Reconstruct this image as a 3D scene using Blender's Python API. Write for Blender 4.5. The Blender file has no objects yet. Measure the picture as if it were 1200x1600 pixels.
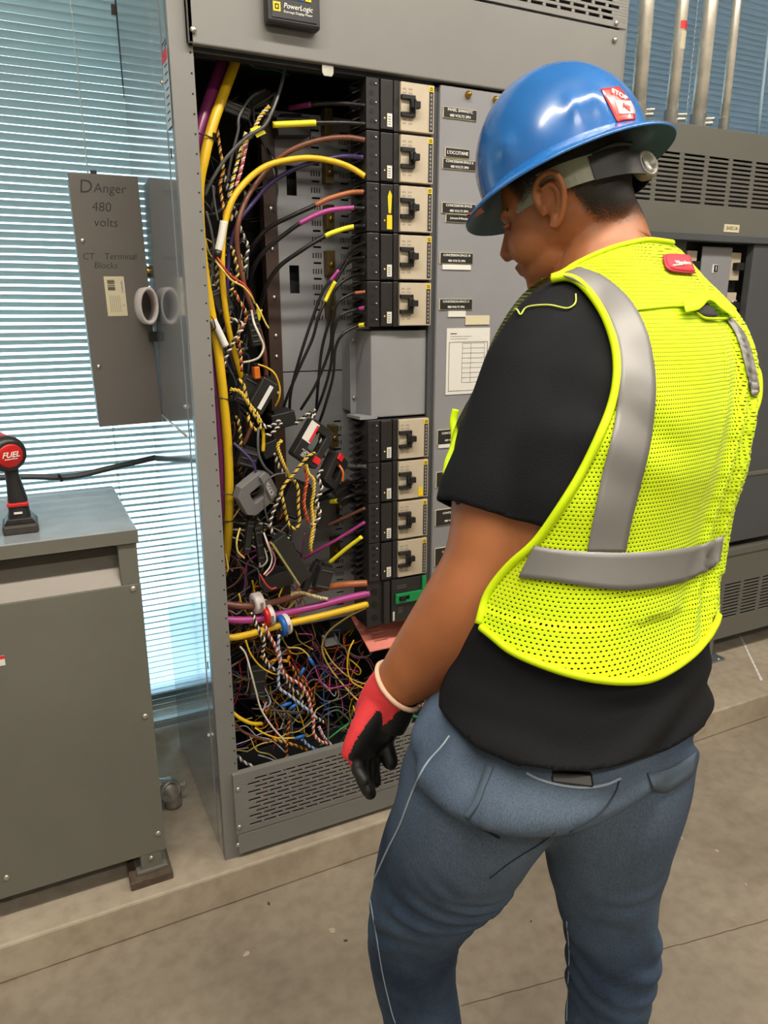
import bpy, bmesh, math, random
from mathutils import Vector, Matrix, noise
from mathutils.bvhtree import BVHTree

random.seed(7)
SC = bpy.context.scene
COL = SC.collection
V = Vector

# ------------------------------------------------------------------ camera
FPX = 1149.0                      # focal length in pixels of the 1200x1600 frame
PITCH = math.radians(15.65)       # camera looks down
HEAD = math.radians(26.04)        # and to the right of the cabinet's normal
CAMH = 1.47
PAD = 0.10
cam_d = bpy.data.cameras.new('camera')
cam_d.sensor_fit = 'VERTICAL'
cam_d.sensor_height = 36.0
cam_d.lens = 36.0 * FPX / 1600.0
cam_d.clip_start = 0.02
cam = bpy.data.objects.new('camera', cam_d)
COL.objects.link(cam)
cam.location = (0, 0, CAMH)
cam.rotation_euler = (math.pi / 2 - PITCH, 0, -HEAD)
SC.camera = cam
CAM = V((0, 0, CAMH))
CF = V((math.sin(HEAD) * math.cos(PITCH), math.cos(HEAD) * math.cos(PITCH), -math.sin(PITCH)))
CR = V((math.cos(HEAD), -math.sin(HEAD), 0))
CU = V((math.sin(HEAD) * math.sin(PITCH), math.cos(HEAD) * math.sin(PITCH), math.cos(PITCH)))

# ------------------------------------------------------------------ exposure, world, lights
SC.view_settings.view_transform = 'Standard'
SC.view_settings.look = 'None'
SC.view_settings.gamma = 1.0
SC.view_settings.use_curve_mapping = False
SC.view_settings.exposure = 0.85

w = bpy.data.worlds.new('daylight'); SC.world = w
w.use_nodes = True
nt = w.node_tree
bg = nt.nodes['Background']
tc = nt.nodes.new('ShaderNodeTexCoord')
sep = nt.nodes.new('ShaderNodeSeparateXYZ')
cr = nt.nodes.new('ShaderNodeValToRGB')
nt.links.new(tc.outputs['Generated'], sep.inputs[0])
nt.links.new(sep.outputs['Z'], cr.inputs[0])
cr.color_ramp.elements[0].position = 0.0; cr.color_ramp.elements[0].color = (0.86, 0.94, 1.0, 1)
cr.color_ramp.elements[1].position = 0.6; cr.color_ramp.elements[1].color = (0.60, 0.80, 1.0, 1)
nt.links.new(cr.outputs[0], bg.inputs['Color'])
bg.inputs['Strength'].default_value = 2.6

def area(name, loc, rot, sx, sy, energy, color):
    d = bpy.data.lights.new(name, 'AREA'); d.shape = 'RECTANGLE'
    d.size = sx; d.size_y = sy; d.energy = energy; d.color = color
    o = bpy.data.objects.new(name, d); COL.objects.link(o)
    o.location = loc; o.rotation_euler = rot
    return o
WARM = (1.0, 0.90, 0.78)
for i, (x, y, e) in enumerate(((-0.55, 0.35, 20), (0.75, 0.35, 24), (2.05, 0.35, 20), (-0.4, -1.6, 20), (1.3, -1.6, 20), (3.2, 0.1, 14))):
    area('ceiling_tube_light', (x, y, 3.25), (0, 0, 0), 1.2, 0.16, e, WARM)

sd = bpy.data.lights.new('sun', 'SUN'); sd.energy = 5.0; sd.angle = math.radians(1); sd.color = (1, .97, .9)
sun = bpy.data.objects.new('sun', sd); COL.objects.link(sun); sun.location = (8, 6, 8)
sun.rotation_euler = V((-.75, .22, -.62)).to_track_quat('-Z', 'Y').to_euler()     # lights the yard outside, never the room

# ------------------------------------------------------------------ pixel helpers (frame 1200x1600)
def ray(px, py):
    return CF + CR * ((px - 600) / FPX) - CU * ((py - 800) / FPX)
def P(px, py, d):
    return CAM + ray(px, py) * d
def atY(px, py, y):
    r = ray(px, py); return CAM + r * (y / r.y)
def atX(px, py, x):
    r = ray(px, py); return CAM + r * (x / r.x)
def atZ(px, py, z):
    r = ray(px, py); return CAM + r * ((z - CAMH) / r.z)
def proj(p):
    q = p - CAM; d = q.dot(CF)
    return 600 + FPX * q.dot(CR) / d, 800 - FPX * q.dot(CU) / d, d

# ------------------------------------------------------------------ materials
def lin(c):
    if isinstance(c, str):
        c = [int(c[i:i + 2], 16) / 255 for i in (1, 3, 5)]
    return tuple(x / 12.92 if x <= 0.04045 else ((x + 0.055) / 1.055) ** 2.4 for x in c) + (1,)
_M = {}
def mat(name, color, rough=0.5, metal=0.0, vary=0.0, scale=8.0, bump=0.0, bscale=60.0, spec=0.5, coat=0.0, color2=None, sheen=0.0, stretch=None, sss=0.0):
    if name in _M: return _M[name]
    m = bpy.data.materials.new(name); m.use_nodes = True
    n = m.node_tree.nodes; l = m.node_tree.links
    b = n['Principled BSDF']
    c = lin(color)
    b.inputs['Base Color'].default_value = c
    b.inputs['Roughness'].default_value = rough
    b.inputs['Metallic'].default_value = metal
    b.inputs['Specular IOR Level'].default_value = spec
    b.inputs['Coat Weight'].default_value = coat
    b.inputs['Coat Roughness'].default_value = 0.06
    b.inputs['Sheen Weight'].default_value = sheen
    if sss:
        b.inputs['Subsurface Weight'].default_value = sss
        b.inputs['Subsurface Radius'].default_value = (0.012, 0.004, 0.002)
    co = n.new('ShaderNodeTexCoord')
    vec = co.outputs['Object']
    if stretch:
        mp = n.new('ShaderNodeMapping'); mp.inputs['Scale'].default_value = stretch
        l.new(vec, mp.inputs[0]); vec = mp.outputs[0]
    if vary or color2:
        t = n.new('ShaderNodeTexNoise'); t.inputs['Scale'].default_value = scale
        t.inputs['Detail'].default_value = 6; t.inputs['Roughness'].default_value = 0.6
        l.new(vec, t.inputs['Vector'])
        rp = n.new('ShaderNodeValToRGB')
        if color2:
            c2 = lin(color2)
        else:
            c2 = tuple(x * (1 + vary) for x in c[:3]) + (1,)
            c = tuple(x * (1 - vary) for x in c[:3]) + (1,)
        rp.color_ramp.elements[0].position = 0.35; rp.color_ramp.elements[0].color = c
        rp.color_ramp.elements[1].position = 0.65; rp.color_ramp.elements[1].color = c2
        l.new(t.outputs[0], rp.inputs[0]); l.new(rp.outputs[0], b.inputs['Base Color'])
        mr = n.new('ShaderNodeMapRange'); mr.inputs['To Min'].default_value = rough * 0.85; mr.inputs['To Max'].default_value = min(1, rough * 1.15)
        l.new(t.outputs[0], mr.inputs[0]); l.new(mr.outputs[0], b.inputs['Roughness'])
    if bump:
        t2 = n.new('ShaderNodeTexNoise'); t2.inputs['Scale'].default_value = bscale; t2.inputs['Detail'].default_value = 4
        l.new(vec, t2.inputs['Vector'])
        bp = n.new('ShaderNodeBump'); bp.inputs['Strength'].default_value = bump; bp.inputs['Distance'].default_value = 0.002
        l.new(t2.outputs[0], bp.inputs['Height']); l.new(bp.outputs[0], b.inputs['Normal'])
    _M[name] = m
    return m

GREY = mat('grey enamel', '#7b7b79', 0.38, vary=0.05, scale=3, bump=0.05, bscale=90)
GREYP = mat('grey enamel panel', '#85868a', 0.42, vary=0.05, scale=3, bump=0.05, bscale=90)
GREYS = mat('glossy grey side enamel', '#7f868c', 0.13, vary=0.06, scale=2.5, spec=0.9, coat=0.7)
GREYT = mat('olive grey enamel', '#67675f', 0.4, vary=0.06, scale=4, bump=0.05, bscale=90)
GREYTT = mat('worn grey top with painted window sheen', '#8f979d', 0.22, vary=0.12, scale=9, spec=0.8, coat=0.3)  # lid base lightened and blued to paint the bright window reflection
GREYR = mat('dull grey enamel', '#62625c', 0.45, vary=0.05, scale=3)
GREYD = mat('dark slate grey enamel', '#4a4d50', 0.45, vary=0.06, scale=3)
PLATE = mat('interior grey plate', '#8b8d90', 0.5, vary=0.06, scale=5)
BLACK = mat('black moulded plastic', '#252424', 0.38, vary=0.1, scale=20)
BLACKM = mat('matt black', '#0b0b0c', 0.7)
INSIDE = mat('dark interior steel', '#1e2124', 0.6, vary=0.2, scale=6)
BEIGE = mat('beige plastic', '#b9ad98', 0.5, vary=0.04, scale=30)
WHITE = mat('white label', '#d8d8d2', 0.55)
CREAM = mat('cream label', '#cfc7a8', 0.55)
YEL = mat('yellow label', '#e6c81c', 0.5)
REDM = mat('red plastic', '#c01c1e', 0.35)
REDL = mat('red label', '#d8232a', 0.45)
STEEL = mat('galvanised steel', '#d6d1c4', 0.32, metal=0.45, vary=0.15, scale=14)
STEELD = mat('dull cast metal', '#a5a39d', 0.38, metal=0.6, vary=0.2, scale=25, bump=0.2)
SCREW = mat('zinc screw', '#c9c6bc', 0.3, metal=0.9)
BRASS = mat('brass lug', '#b08d3c', 0.35, metal=0.9)
BROWNB = mat('brown painted rail', '#3d2c25', 0.5, vary=0.1, scale=12)
PVC = mat('white plastic pipe', '#cfc8c6', 0.4)
TXTW = mat('white lettering', '#e8e8e2', 0.6)
TXTB = mat('black lettering', '#161616', 0.6)
MARK = mat('marker ink', '#2b2b2b', 0.6)
GREEN = mat('green plastic', '#0f8a4c', 0.4)
SALMON = mat('red insulating board', '#de8577', 0.5, vary=0.08, scale=12)
BLUE = mat('blue plastic', '#1f62b5', 0.4)

# ------------------------------------------------------------------ mesh builder
def wloc(o):
    r = V((0, 0, 0))
    while o is not None:
        r += o.location; o = o.parent
    return r
class MB:
    def __init__(s):
        s.v = []; s.f = []; s.m = []; s.smooth = []
    def add(s, vs, fs, mi=0, sm=False):
        b = len(s.v); s.v += [V(p) for p in vs]
        for f in fs:
            s.f.append([b + i for i in f]); s.m.append(mi); s.smooth.append(sm)
        return s
    def box(s, x0, x1, y0, y1, z0, z1, mi=0):
        vs = [(x, y, z) for x in (x0, x1) for y in (y0, y1) for z in (z0, z1)]
        return s.add(vs, [(0, 1, 3, 2), (4, 6, 7, 5), (0, 4, 5, 1), (2, 3, 7, 6), (0, 2, 6, 4), (1, 5, 7, 3)], mi)
    def obox(s, c, ax, ay, az, mi=0):
        c = V(c)
        vs = [c + ax * i + ay * j + az * k for i in (-1, 1) for j in (-1, 1) for k in (-1, 1)]
        return s.add(vs, [(0, 1, 3, 2), (4, 6, 7, 5), (0, 4, 5, 1), (2, 3, 7, 6), (0, 2, 6, 4), (1, 5, 7, 3)], mi)
    def prism(s, poly, ax, lo, hi, mi=0):
        n = len(poly); vs = []
        for h in (lo, hi):
            for a, b in poly:
                p = [a, b]; p.insert(ax, h); vs.append(p)
        fs = [(i, (i + 1) % n, n + (i + 1) % n, n + i) for i in range(n)] + [tuple(range(n)), tuple(range(2 * n - 1, n - 1, -1))]
        return s.add(vs, fs, mi)
    def oprism(s, c, e1, e2, e3, poly, h, mi=0):
        n = len(poly); c = V(c)
        vs = [c + e1 * a + e2 * b + e3 * k for k in (-h, h) for a, b in poly]
        fs = [(i, (i + 1) % n, n + (i + 1) % n, n + i) for i in range(n)] + [tuple(range(n)), tuple(range(2 * n - 1, n - 1, -1))]
        return s.add(vs, fs, mi)
    def cyl(s, p0, p1, r, n=14, mi=0, r1=None, cap=True):
        p0 = V(p0); p1 = V(p1); r1 = r if r1 is None else r1
        d = (p1 - p0).normalized(); a = d.orthogonal().normalized(); b = d.cross(a)
        vs = []
        for q, rr in ((p0, r), (p1, r1)):
            for i in range(n):
                t = 2 * math.pi * i / n; vs.append(q + a * (rr * math.cos(t)) + b * (rr * math.sin(t)))
        s.add(vs, [(i, (i + 1) % n, n + (i + 1) % n, n + i) for i in range(n)], mi, True)
        if cap: s.add(vs[:n], [tuple(range(n - 1, -1, -1))], mi); s.add(vs[n:], [tuple(range(n))], mi)
        return s
    def tube(s, pts, r, n=8, mi=0, closed=False, mif=None):
        pts = [V(p) for p in pts]; k = len(pts)
        rr = r if isinstance(r, (list, tuple)) else [r] * k
        t0 = (pts[1] - pts[0]).normalized(); a = t0.orthogonal().normalized()
        rings = []
        for i in range(k):
            t = (pts[min(i + 1, k - 1)] - pts[max(i - 1, 0)])
            t = t.normalized() if t.length > 1e-9 else t0
            a = (a - t * a.dot(t))
            a = a.normalized() if a.length > 1e-9 else t.orthogonal().normalized()
            b = t.cross(a)
            rings.append([pts[i] + (a * math.cos(2 * math.pi * j / n) + b * math.sin(2 * math.pi * j / n)) * rr[i] for j in range(n)])
        vs = [p for g in rings for p in g]
        base = len(s.v); s.v += vs
        for i in range(k - 1):
            for j in range(n):
                s.f.append([base + i * n + j, base + i * n + (j + 1) % n, base + (i + 1) * n + (j + 1) % n, base + (i + 1) * n + j])
                s.m.append(mif(i / (k - 1)) if mif else mi); s.smooth.append(True)
        s.f.append([base + j for j in range(n - 1, -1, -1)]); s.m.append(mif(0) if mif else mi); s.smooth.append(False)
        s.f.append([base + (k - 1) * n + j for j in range(n)]); s.m.append(mif(1) if mif else mi); s.smooth.append(False)
        return s
    def ball(s, c, r, n=12, mi=0, axes=None, flat=1.0):
        c = V(c); ax = axes or (V((1, 0, 0)), V((0, 1, 0)), V((0, 0, 1)))
        rs = r if isinstance(r, (list, tuple)) else (r, r, r)
        vs = []; m = n
        for i in range(1, n):
            ph = math.pi * i / n
            for j in range(2 * m):
                th = math.pi * j / m
                vs.append(c + ax[0] * (rs[0] * math.sin(ph) * math.cos(th)) + ax[1] * (rs[1] * math.sin(ph) * math.sin(th)) + ax[2] * (rs[2] * math.cos(ph)))
        k = 2 * m; fs = []
        for i in range(n - 2):
            for j in range(k):
                fs.append((i * k + j, (i + 1) * k + j, (i + 1) * k + (j + 1) % k, i * k + (j + 1) % k))
        vs += [c + ax[2] * rs[2], c - ax[2] * rs[2]]; t = len(vs)
        for j in range(k):
            fs.append((t - 2, j, (j + 1) % k)); fs.append((t - 1, (n - 2) * k + (j + 1) % k, (n - 2) * k + j))
        return s.add(vs, fs, mi, True)
    def lathe(s, c, axis, prof, n=24, mi=0):
        c = V(c); d = V(axis).normalized(); a = d.orthogonal().normalized(); b = d.cross(a)
        vs = []
        for h, r in prof:
            for i in range(n):
                t = 2 * math.pi * i / n; vs.append(c + d * h + (a * math.cos(t) + b * math.sin(t)) * max(r, 1e-5))
        fs = []
        for k in range(len(prof) - 1):
            for i in range(n):
                fs.append((k * n + i, k * n + (i + 1) % n, (k + 1) * n + (i + 1) % n, (k + 1) * n + i))
        return s.add(vs, fs, mi, True)
    def plate(s, x0, x1, y0, y1, z0, z1, rows, mi=0):
        """sheet in the XZ plane with rectangular holes; rows = [(za, zb, [(xa, xb), ...])] bottom to top"""
        z = z0
        for za, zb, hs in sorted(rows):
            if za > z + 1e-6: s.box(x0, x1, y0, y1, z, za, mi)
            x = x0
            for xa, xb in sorted(hs):
                s.box(x, xa, y0, y1, za, zb, mi); x = xb
            s.box(x, x1, y0, y1, za, zb, mi)
            z = zb
        if z < z1: s.box(x0, x1, y0, y1, z, z1, mi)
        return s
    def mesh(s, name, off=V((0, 0, 0)), fixn=True):
        me = bpy.data.meshes.new(name)
        me.from_pydata([tuple(p - off) for p in s.v], [], s.f)
        for i, p in enumerate(me.polygons):
            p.material_index = s.m[i]; p.use_smooth = s.smooth[i]
        if fixn:
            bm = bmesh.new(); bm.from_mesh(me); bmesh.ops.recalc_face_normals(bm, faces=bm.faces); bm.to_mesh(me); bm.free()
        me.update()
        return me
    def build(s, name, mats, parent=None, bevel=0.0, fixn=True, smooth=None):
        me = s.mesh(name, wloc(parent), fixn)
        for m in (mats if isinstance(mats, (list, tuple)) else [mats]): me.materials.append(m)
        o = bpy.data.objects.new(name, me); COL.objects.link(o)
        if parent is not None: o.parent = parent
        if bevel:
            b = o.modifiers.new('bevel', 'BEVEL'); b.width = bevel; b.segments = 2; b.limit_method = 'ANGLE'; b.angle_limit = 0.9
        if smooth:
            for p in me.polygons: p.use_smooth = True
        return o

def tag(o, label=None, cat=None, group=None, kind=None):
    if label: o['label'] = label
    if cat: o['category'] = cat
    if group: o['group'] = group
    if kind: o['kind'] = kind
    return o
def thing(name, loc, label, cat, group=None):
    o = bpy.data.objects.new(name, None); COL.objects.link(o); o.location = loc
    o.empty_display_size = 0.05
    return tag(o, label, cat, group)
def children(o): return [c for c in bpy.data.objects if c.parent == o]
def copy_tree(o, parent=None):
    c = o.copy(); COL.objects.link(c)
    if parent is not None: c.parent = parent
    for ch in children(o): copy_tree(ch, c)
    return c
def text(name, body, c, size, m, parent, rot=(math.pi / 2, 0, 0), align='CENTER', ext=0.0003, shear=0.0, mtx=None, space=1.0, label=None, bold=0.0):
    d = bpy.data.curves.new(name, 'FONT'); d.body = body; d.size = size; d.align_x = align; d.align_y = 'CENTER'
    d.extrude = ext; d.shear = shear; d.resolution_u = 3; d.space_character = space; d.offset = bold
    d.materials.append(m)
    o = bpy.data.objects.new(name, d); COL.objects.link(o)
    o.rotation_euler = rot
    if mtx is not None: o.rotation_euler = mtx.to_euler()
    R_ = o.rotation_euler.to_matrix().to_4x4()
    dg = bpy.context.evaluated_depsgraph_get(); me = bpy.data.meshes.new_from_object(o.evaluated_get(dg))
    bpy.data.objects.remove(o); bpy.data.curves.remove(d)
    me.transform(R_); me.name = name
    o = bpy.data.objects.new(name, me); COL.objects.link(o)
    o.parent = parent; o.location = V(c) - wloc(parent)
    if label: o['label'] = label
    return o
def spline(pts, sub=8):
    """centripetal-ish Catmull-Rom through the points"""
    pts = [V(p) for p in pts]
    if len(pts) < 3: 
        return [pts[0].lerp(pts[-1], i / sub) for i in range(sub + 1)]
    ext = [pts[0] * 2 - pts[1]] + pts + [pts[-1] * 2 - pts[-2]]
    out = []
    for i in range(1, len(ext) - 2):
        p0, p1, p2, p3 = ext[i - 1:i + 3]
        for k in range(sub):
            t = k / sub
            out.append(0.5 * ((2 * p1) + (p2 - p0) * t + (2 * p0 - 5 * p1 + 4 * p2 - p3) * t * t + (3 * p1 - p0 - 3 * p2 + p3) * t ** 3))
    out.append(pts[-1])
    return out
def lerpl(tab, x):
    """piecewise-linear table lookup"""
    if x <= tab[0][0]: return tab[0][1]
    for (a, b), (c, d) in zip(tab, tab[1:]):
        if x <= c: return b + (d - b) * (x - a) / (c - a)
    return tab[-1][1]
def screw(parent, c, r=0.006, d=(0, -1, 0), name='screw'):
    d = V(d); m = MB(); c = V(c)
    m.lathe(c, d, [(0.0, r), (0.0015, r), (0.0035, r * 0.7), (0.004, 0.0)], 12)
    a = d.orthogonal().normalized()
    m.obox(c + d * 0.0042, a * r * 0.6, d.cross(a) * r * 0.12, d * 0.0004)
    return m.build(name, SCREW, parent)
# ------------------------------------------------------------------ setting: floor, pad, walls, windows
FLOORM = mat('concrete floor', '#8a7b67', 0.55, bump=0.25, bscale=25, color2='#a0907a', scale=2.2)
def concrete(name, c1, c2, rough, seam=False):
    m = bpy.data.materials.new(name); m.use_nodes = True
    n = m.node_tree.nodes; l = m.node_tree.links; b = n['Principled BSDF']
    co = n.new('ShaderNodeTexCoord')
    t = n.new('ShaderNodeTexNoise'); t.inputs['Scale'].default_value = 2.3; t.inputs['Detail'].default_value = 9; t.inputs['Roughness'].default_value = 0.62
    t2 = n.new('ShaderNodeTexNoise'); t2.inputs['Scale'].default_value = 28; t2.inputs['Detail'].default_value = 6
    l.new(co.outputs['Object'], t.inputs[0]); l.new(co.outputs['Object'], t2.inputs[0])
    r = n.new('ShaderNodeValToRGB'); r.color_ramp.elements[0].position = .33; r.color_ramp.elements[1].position = .68
    r.color_ramp.elements[0].color = lin(c1); r.color_ramp.elements[1].color = lin(c2)
    l.new(t.outputs[0], r.inputs[0])
    r2 = n.new('ShaderNodeValToRGB'); r2.color_ramp.elements[0].position = .3; r2.color_ramp.elements[0].color = (.78, .76, .74, 1); r2.color_ramp.elements[1].position = .6; r2.color_ramp.elements[1].color = (1, 1, 1, 1)
    l.new(t2.outputs[0], r2.inputs[0])
    mx = n.new('ShaderNodeMix'); mx.data_type = 'RGBA'; mx.blend_type = 'MULTIPLY'; mx.inputs['Factor'].default_value = 0.8
    l.new(r.outputs[0], mx.inputs['A']); l.new(r2.outputs[0], mx.inputs['B']); l.new(mx.outputs['Result'], b.inputs['Base Color'])
    b.inputs['Roughness'].default_value = rough
    bp = n.new('ShaderNodeBump'); bp.inputs['Strength'].default_value = .35; bp.inputs['Distance'].default_value = .003
    l.new(t2.outputs[0], bp.inputs['Height']); l.new(bp.outputs[0], b.inputs['Normal'])
    return m
FLOORM = concrete('polished concrete floor', '#82786a', '#9d9383', 0.5)
PADM = concrete('pale concrete pad', '#a09482', '#b9ae9c', 0.6)
WALLM = mat('painted wall', '#b9b4aa', 0.8, vary=0.03)
CEILM = mat('ceiling', '#cfccc4', 0.9, vary=0.03)
def struct(o): o['kind'] = 'structure'; return o
struct(MB().box(-2.2, 5.0, -3.0, 2.5, -0.06, 0.0).build('floor', FLOORM))
m = MB().box(-2.2, 5.0, 1.552, 2.46, 0.0, PAD)
pad = struct(m.build('trim_1', PADM, bevel=0.006))
struct(MB().box(-2.2, 5.0, -3.1, -3.0, 0, 3.4).build('wall_behind', WALLM))
struct(MB().box(-2.3, -2.2, -3.1, 2.5, 0, 3.4).build('wall_left', WALLM))
struct(MB().box(5.0, 5.1, -3.1, 2.5, 0, 3.4).build('wall_right', WALLM))
struct(MB().box(-2.3, 5.1, -3.1, 2.6, 3.4, 3.5).build('ceiling', CEILM))
# window wall: low sill, header and mullions round two windows
mw = MB().box(-2.3, 5.1, 2.46, 2.6, 0, 0.104).box(-2.3, 5.1, 2.46, 2.6, 3.0, 3.5)
mw.box(-2.3, -2.0, 2.46, 2.6, 0.104, 3.0).box(4.6, 5.1, 2.46, 2.6, 0.104, 3.0).box(0.62, 1.35, 2.46, 2.6, 0.104, 3.0)
struct(mw.build('wall_back', WALLM))
FR = mat('aluminium window frame', '#8f9ba2', 0.35, metal=0.5)
gm = bpy.data.materials.new('window glass'); gm.use_nodes = True
n = gm.node_tree.nodes; l = gm.node_tree.links; n.remove(n['Principled BSDF'])
tr = n.new('ShaderNodeBsdfTransparent'); tr.inputs[0].default_value = (.86, .95, .95, 1); gl = n.new('ShaderNodeBsdfGlossy'); gl.inputs['Roughness'].default_value = 0.02
fz = n.new('ShaderNodeFresnel'); mxs = n.new('ShaderNodeMixShader')
l.new(fz.outputs[0], mxs.inputs[0]); l.new(tr.outputs[0], mxs.inputs[1]); l.new(gl.outputs[0], mxs.inputs[2]); l.new(mxs.outputs[0], n['Material Output'].inputs[0])
for i, (x0, x1) in enumerate(((-2.0, 0.62), (1.35, 4.6))):
    f = MB()
    f.box(x0, x1, 2.48, 2.54, 0.104, 0.135).box(x0, x1, 2.48, 2.54, 2.95, 3.0).box(x0, x0 + .05, 2.48, 2.54, .135, 2.95).box(x1 - .05, x1, 2.48, 2.54, .135, 2.95)
    xm = -0.62 if i == 0 else 3.2
    f.box(xm, xm + .05, 2.48, 2.54, .135, 2.95)
    wf = struct(f.build('window_%d' % (i + 1), FR))
    MB().box(x0 + .05, x1 - .05, 2.505, 2.511, .135, 2.95).build('pane', gm, wf)
# outside: pale sunlit paving with kerb, seen through the slats
GR = mat('pale paving outdoors', '#d5dfe0', 0.8, vary=0.2, scale=1.2)
struct(MB().box(-14, 16, 2.62, 30, -0.3, -0.1).build('ground_outside', GR))

SLAT = mat('pale metal slat', '#bcc6c3', 0.4, vary=0.02)
SLATR = mat('blue grey metal slat', '#8795a0', 0.4, vary=0.02)
for _m in (SLAT, SLATR):                 # thin enamelled slats let a little daylight through
    n = _m.node_tree.nodes; l = _m.node_tree.links; tl_ = n.new('ShaderNodeBsdfTranslucent'); tl_.inputs[0].default_value = lin('#b4c0bf' if _m is SLAT else '#95a2ac')
    ms_ = n.new('ShaderNodeMixShader'); ms_.inputs[0].default_value = .22
    l.new(n['Principled BSDF'].outputs[0], ms_.inputs[1]); l.new(tl_.outputs[0], ms_.inputs[2]); l.new(ms_.outputs[0], n['Material Output'].inputs[0])
CORD = mat('white cord', '#c9d2d2', 0.7)
def blind(x0, x1, z0, z1, tilt, m, label, cords, pitch=0.0198, y=2.30):
    t = thing('venetian_blind', ((x0 + x1) / 2, y, z1), label, 'blind')
    b = MB(); k = int((z1 - z0) / pitch); hw = 0.0126
    for i in range(k):
        z = z1 - 0.03 - i * pitch
        tl = tilt + random.uniform(-1, 1) * (0.012 if x0 < 0 else .03)
        rows = []
        for q in (-1, -.35, .35, 1):
            dy = q * hw; crown = 0.0016 * (1 - q * q)
            rows.append((dy * math.cos(tl) - crown * math.sin(tl), dy * math.sin(tl) * -1 + crown))
        seg = 14; vs = []
        for j in range(seg + 1):
            x = x0 + (x1 - x0) * j / seg
            sag = (0.0012 if x0 < 0 else .0026) * math.sin(j * 0.9 + i * .35)
            for dy, dz in rows: vs.append((x, y + dy, z + dz + sag))
        b.add(vs, [(j * 4 + a, j * 4 + a + 1, (j + 1) * 4 + a + 1, (j + 1) * 4 + a) for j in range(seg) for a in range(3)], 0, True)
    b.build('slats', m, t, fixn=False)
    MB().box(x0, x1, y - .018, y + .018, z0 - .014, z0 + .006).build('bottom_rail', m, t, bevel=.002)
    MB().box(x0, x1, y - .02, y + .02, z1 - .01, z1 + .03).build('head_rail', m, t)
    for cx in cords:
        c = MB()
        c.tube([(cx + .0015 * math.sin(i * 1.7), y - .019 + .001 * math.cos(i * 2.3), z0 + (z1 - z0) * i / 90) for i in range(91)], 0.0011, 5)
        for i in range(0, k, 1):
            zz = z1 - .03 - i * pitch
            c.ball((cx + .001, y - .0195, zz + .004), (.0028, .0022, .0045), 4)
        c.build('ladder_cord', CORD, t)
    return t
blind(-1.9, 0.350, 0.125, 2.85, math.radians(32), SLAT, 'pale slatted blind half open over the left window, bright daylight between slats', (0.2275, -0.55, -1.3), 0.0198)
blind(1.40, 4.5, 0.16, 2.85, math.radians(47), SLATR, 'blue grey slatted blind nearly closed behind the four conduits', (2.395, 3.4), 0.0198)
# hanging tilt wand beside the cabinet
t = thing('tilt_wand', (0.339, 2.262, 2.6), 'thin dark rod hanging at the right end of the left blind', 'blind wand')
MB().tube([(0.337, 2.262, 2.8), (0.3372, 2.262, 2.4), (0.339, 2.262, 2.03)], 0.0052, 8).build('rod', GREYD, t)
MB().box(0.322, 0.334, 2.25, 2.262, 2.19, 2.215).build('clip', BROWNB, t)
MB().lathe((0.340, 2.262, 2.0), (0, 0, 1), [(0, .002), (.006, .005), (.024, .005), (.03, .0035)], 10).build('handle', GREYD, t)
# grey flexible conduit lying along the sill behind the transformer
pts = spline([atY(-60, 748, 2.24), atY(40, 745, 2.24), atY(110, 745, 2.22), atY(170, 732, 2.22), atY(238, 716, 2.22), atY(262, 712, 2.22)], 8)
t = thing('flexible_conduit', pts[10], 'grey bendy conduit crossing the blind just above the transformer top', 'conduit')
MB().tube(pts, 0.0085, 10).build('tube', GREYD, t)
MB().cyl(atY(91, 741, 2.205), atY(97, 752, 2.205), 0.0042).build('tie', BLACK, t)
# paint line drawn on the pad under the right cabinet, floor joints
m = MB(); a = atZ(1156, 992, PAD + .001); b_ = atZ(1190, 1063, PAD + .001); sd = V((.006, 0, 0))
for i in range(12):
    p = a.lerp(b_, i / 12 + .008); q = a.lerp(b_, (i + 1) / 12)
    wv = V((random.uniform(.004, .007), 0, 0)); m.add([p - wv, p + wv, q + wv, q - wv], [(0, 1, 2, 3)])
struct(m.build('trim_2', mat('chalk line', '#d9d9d6', 0.9)))
m = MB()
for (pa, pb) in (((720, 1572), (1200, 1437)),):
    a = atZ(*pa, 0.0006); b_ = atZ(*pb, 0.0006); wv = V((0, .0012, 0))
    pts = [a.lerp(b_, i / 40) + V((0, random.uniform(-.0012, .0012), 0)) for i in range(41)]
    for p, q in zip(pts, pts[1:]): m.add([p - wv, q - wv, q + wv, p + wv], [(0, 1, 2, 3)])
struct(m.build('trim_3', mat('floor crack', '#5e503f', 0.9)))
# small debris on the floor and pad
def scrap(kind, px, py, label, size, z=0.0):
    p = atZ(px, py, z); m = MB()
    a = random.uniform(0, 3.1); e1 = V((math.cos(a), math.sin(a), 0)); e2 = V((-math.sin(a), math.cos(a), 0))
    if kind == 'paper_scrap':
        k = 9; poly = [(size * random.uniform(.5, 1) * math.cos(6.283 * i / k), size * .7 * random.uniform(.5, 1) * math.sin(6.283 * i / k)) for i in range(k)]
        m.oprism(p + V((0, 0, .0012)), e1, e2, V((0, 0, 1)), poly, .0011)
        o = m.build(kind, mat('dusty scrap', '#b3a794', .9))
    else:
        col = {'wire_scrap': REDL, 'copper_clipping': BRASS, 'white_clipping': WHITE, 'dark_chip': GREYD}[kind]
        m.tube([p + e1 * size * t_ + e2 * size * .3 * math.sin(t_ * 3) + V((0, 0, .0016)) for t_ in (-1, -.4, .2, .7, 1)], .0014, 6)
        o = m.build(kind, col)
    return tag(o, label, 'debris')
scrap('paper_scrap', 519, 1455, 'torn pale scrap on the floor left of the worker', .013)
scrap('paper_scrap', 386, 1491, 'flattened whitish smear of debris on floor below the pad edge', .012)
scrap('wire_scrap', 565, 1332, 'short red wire offcut at the foot of the pad', .010)
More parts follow.
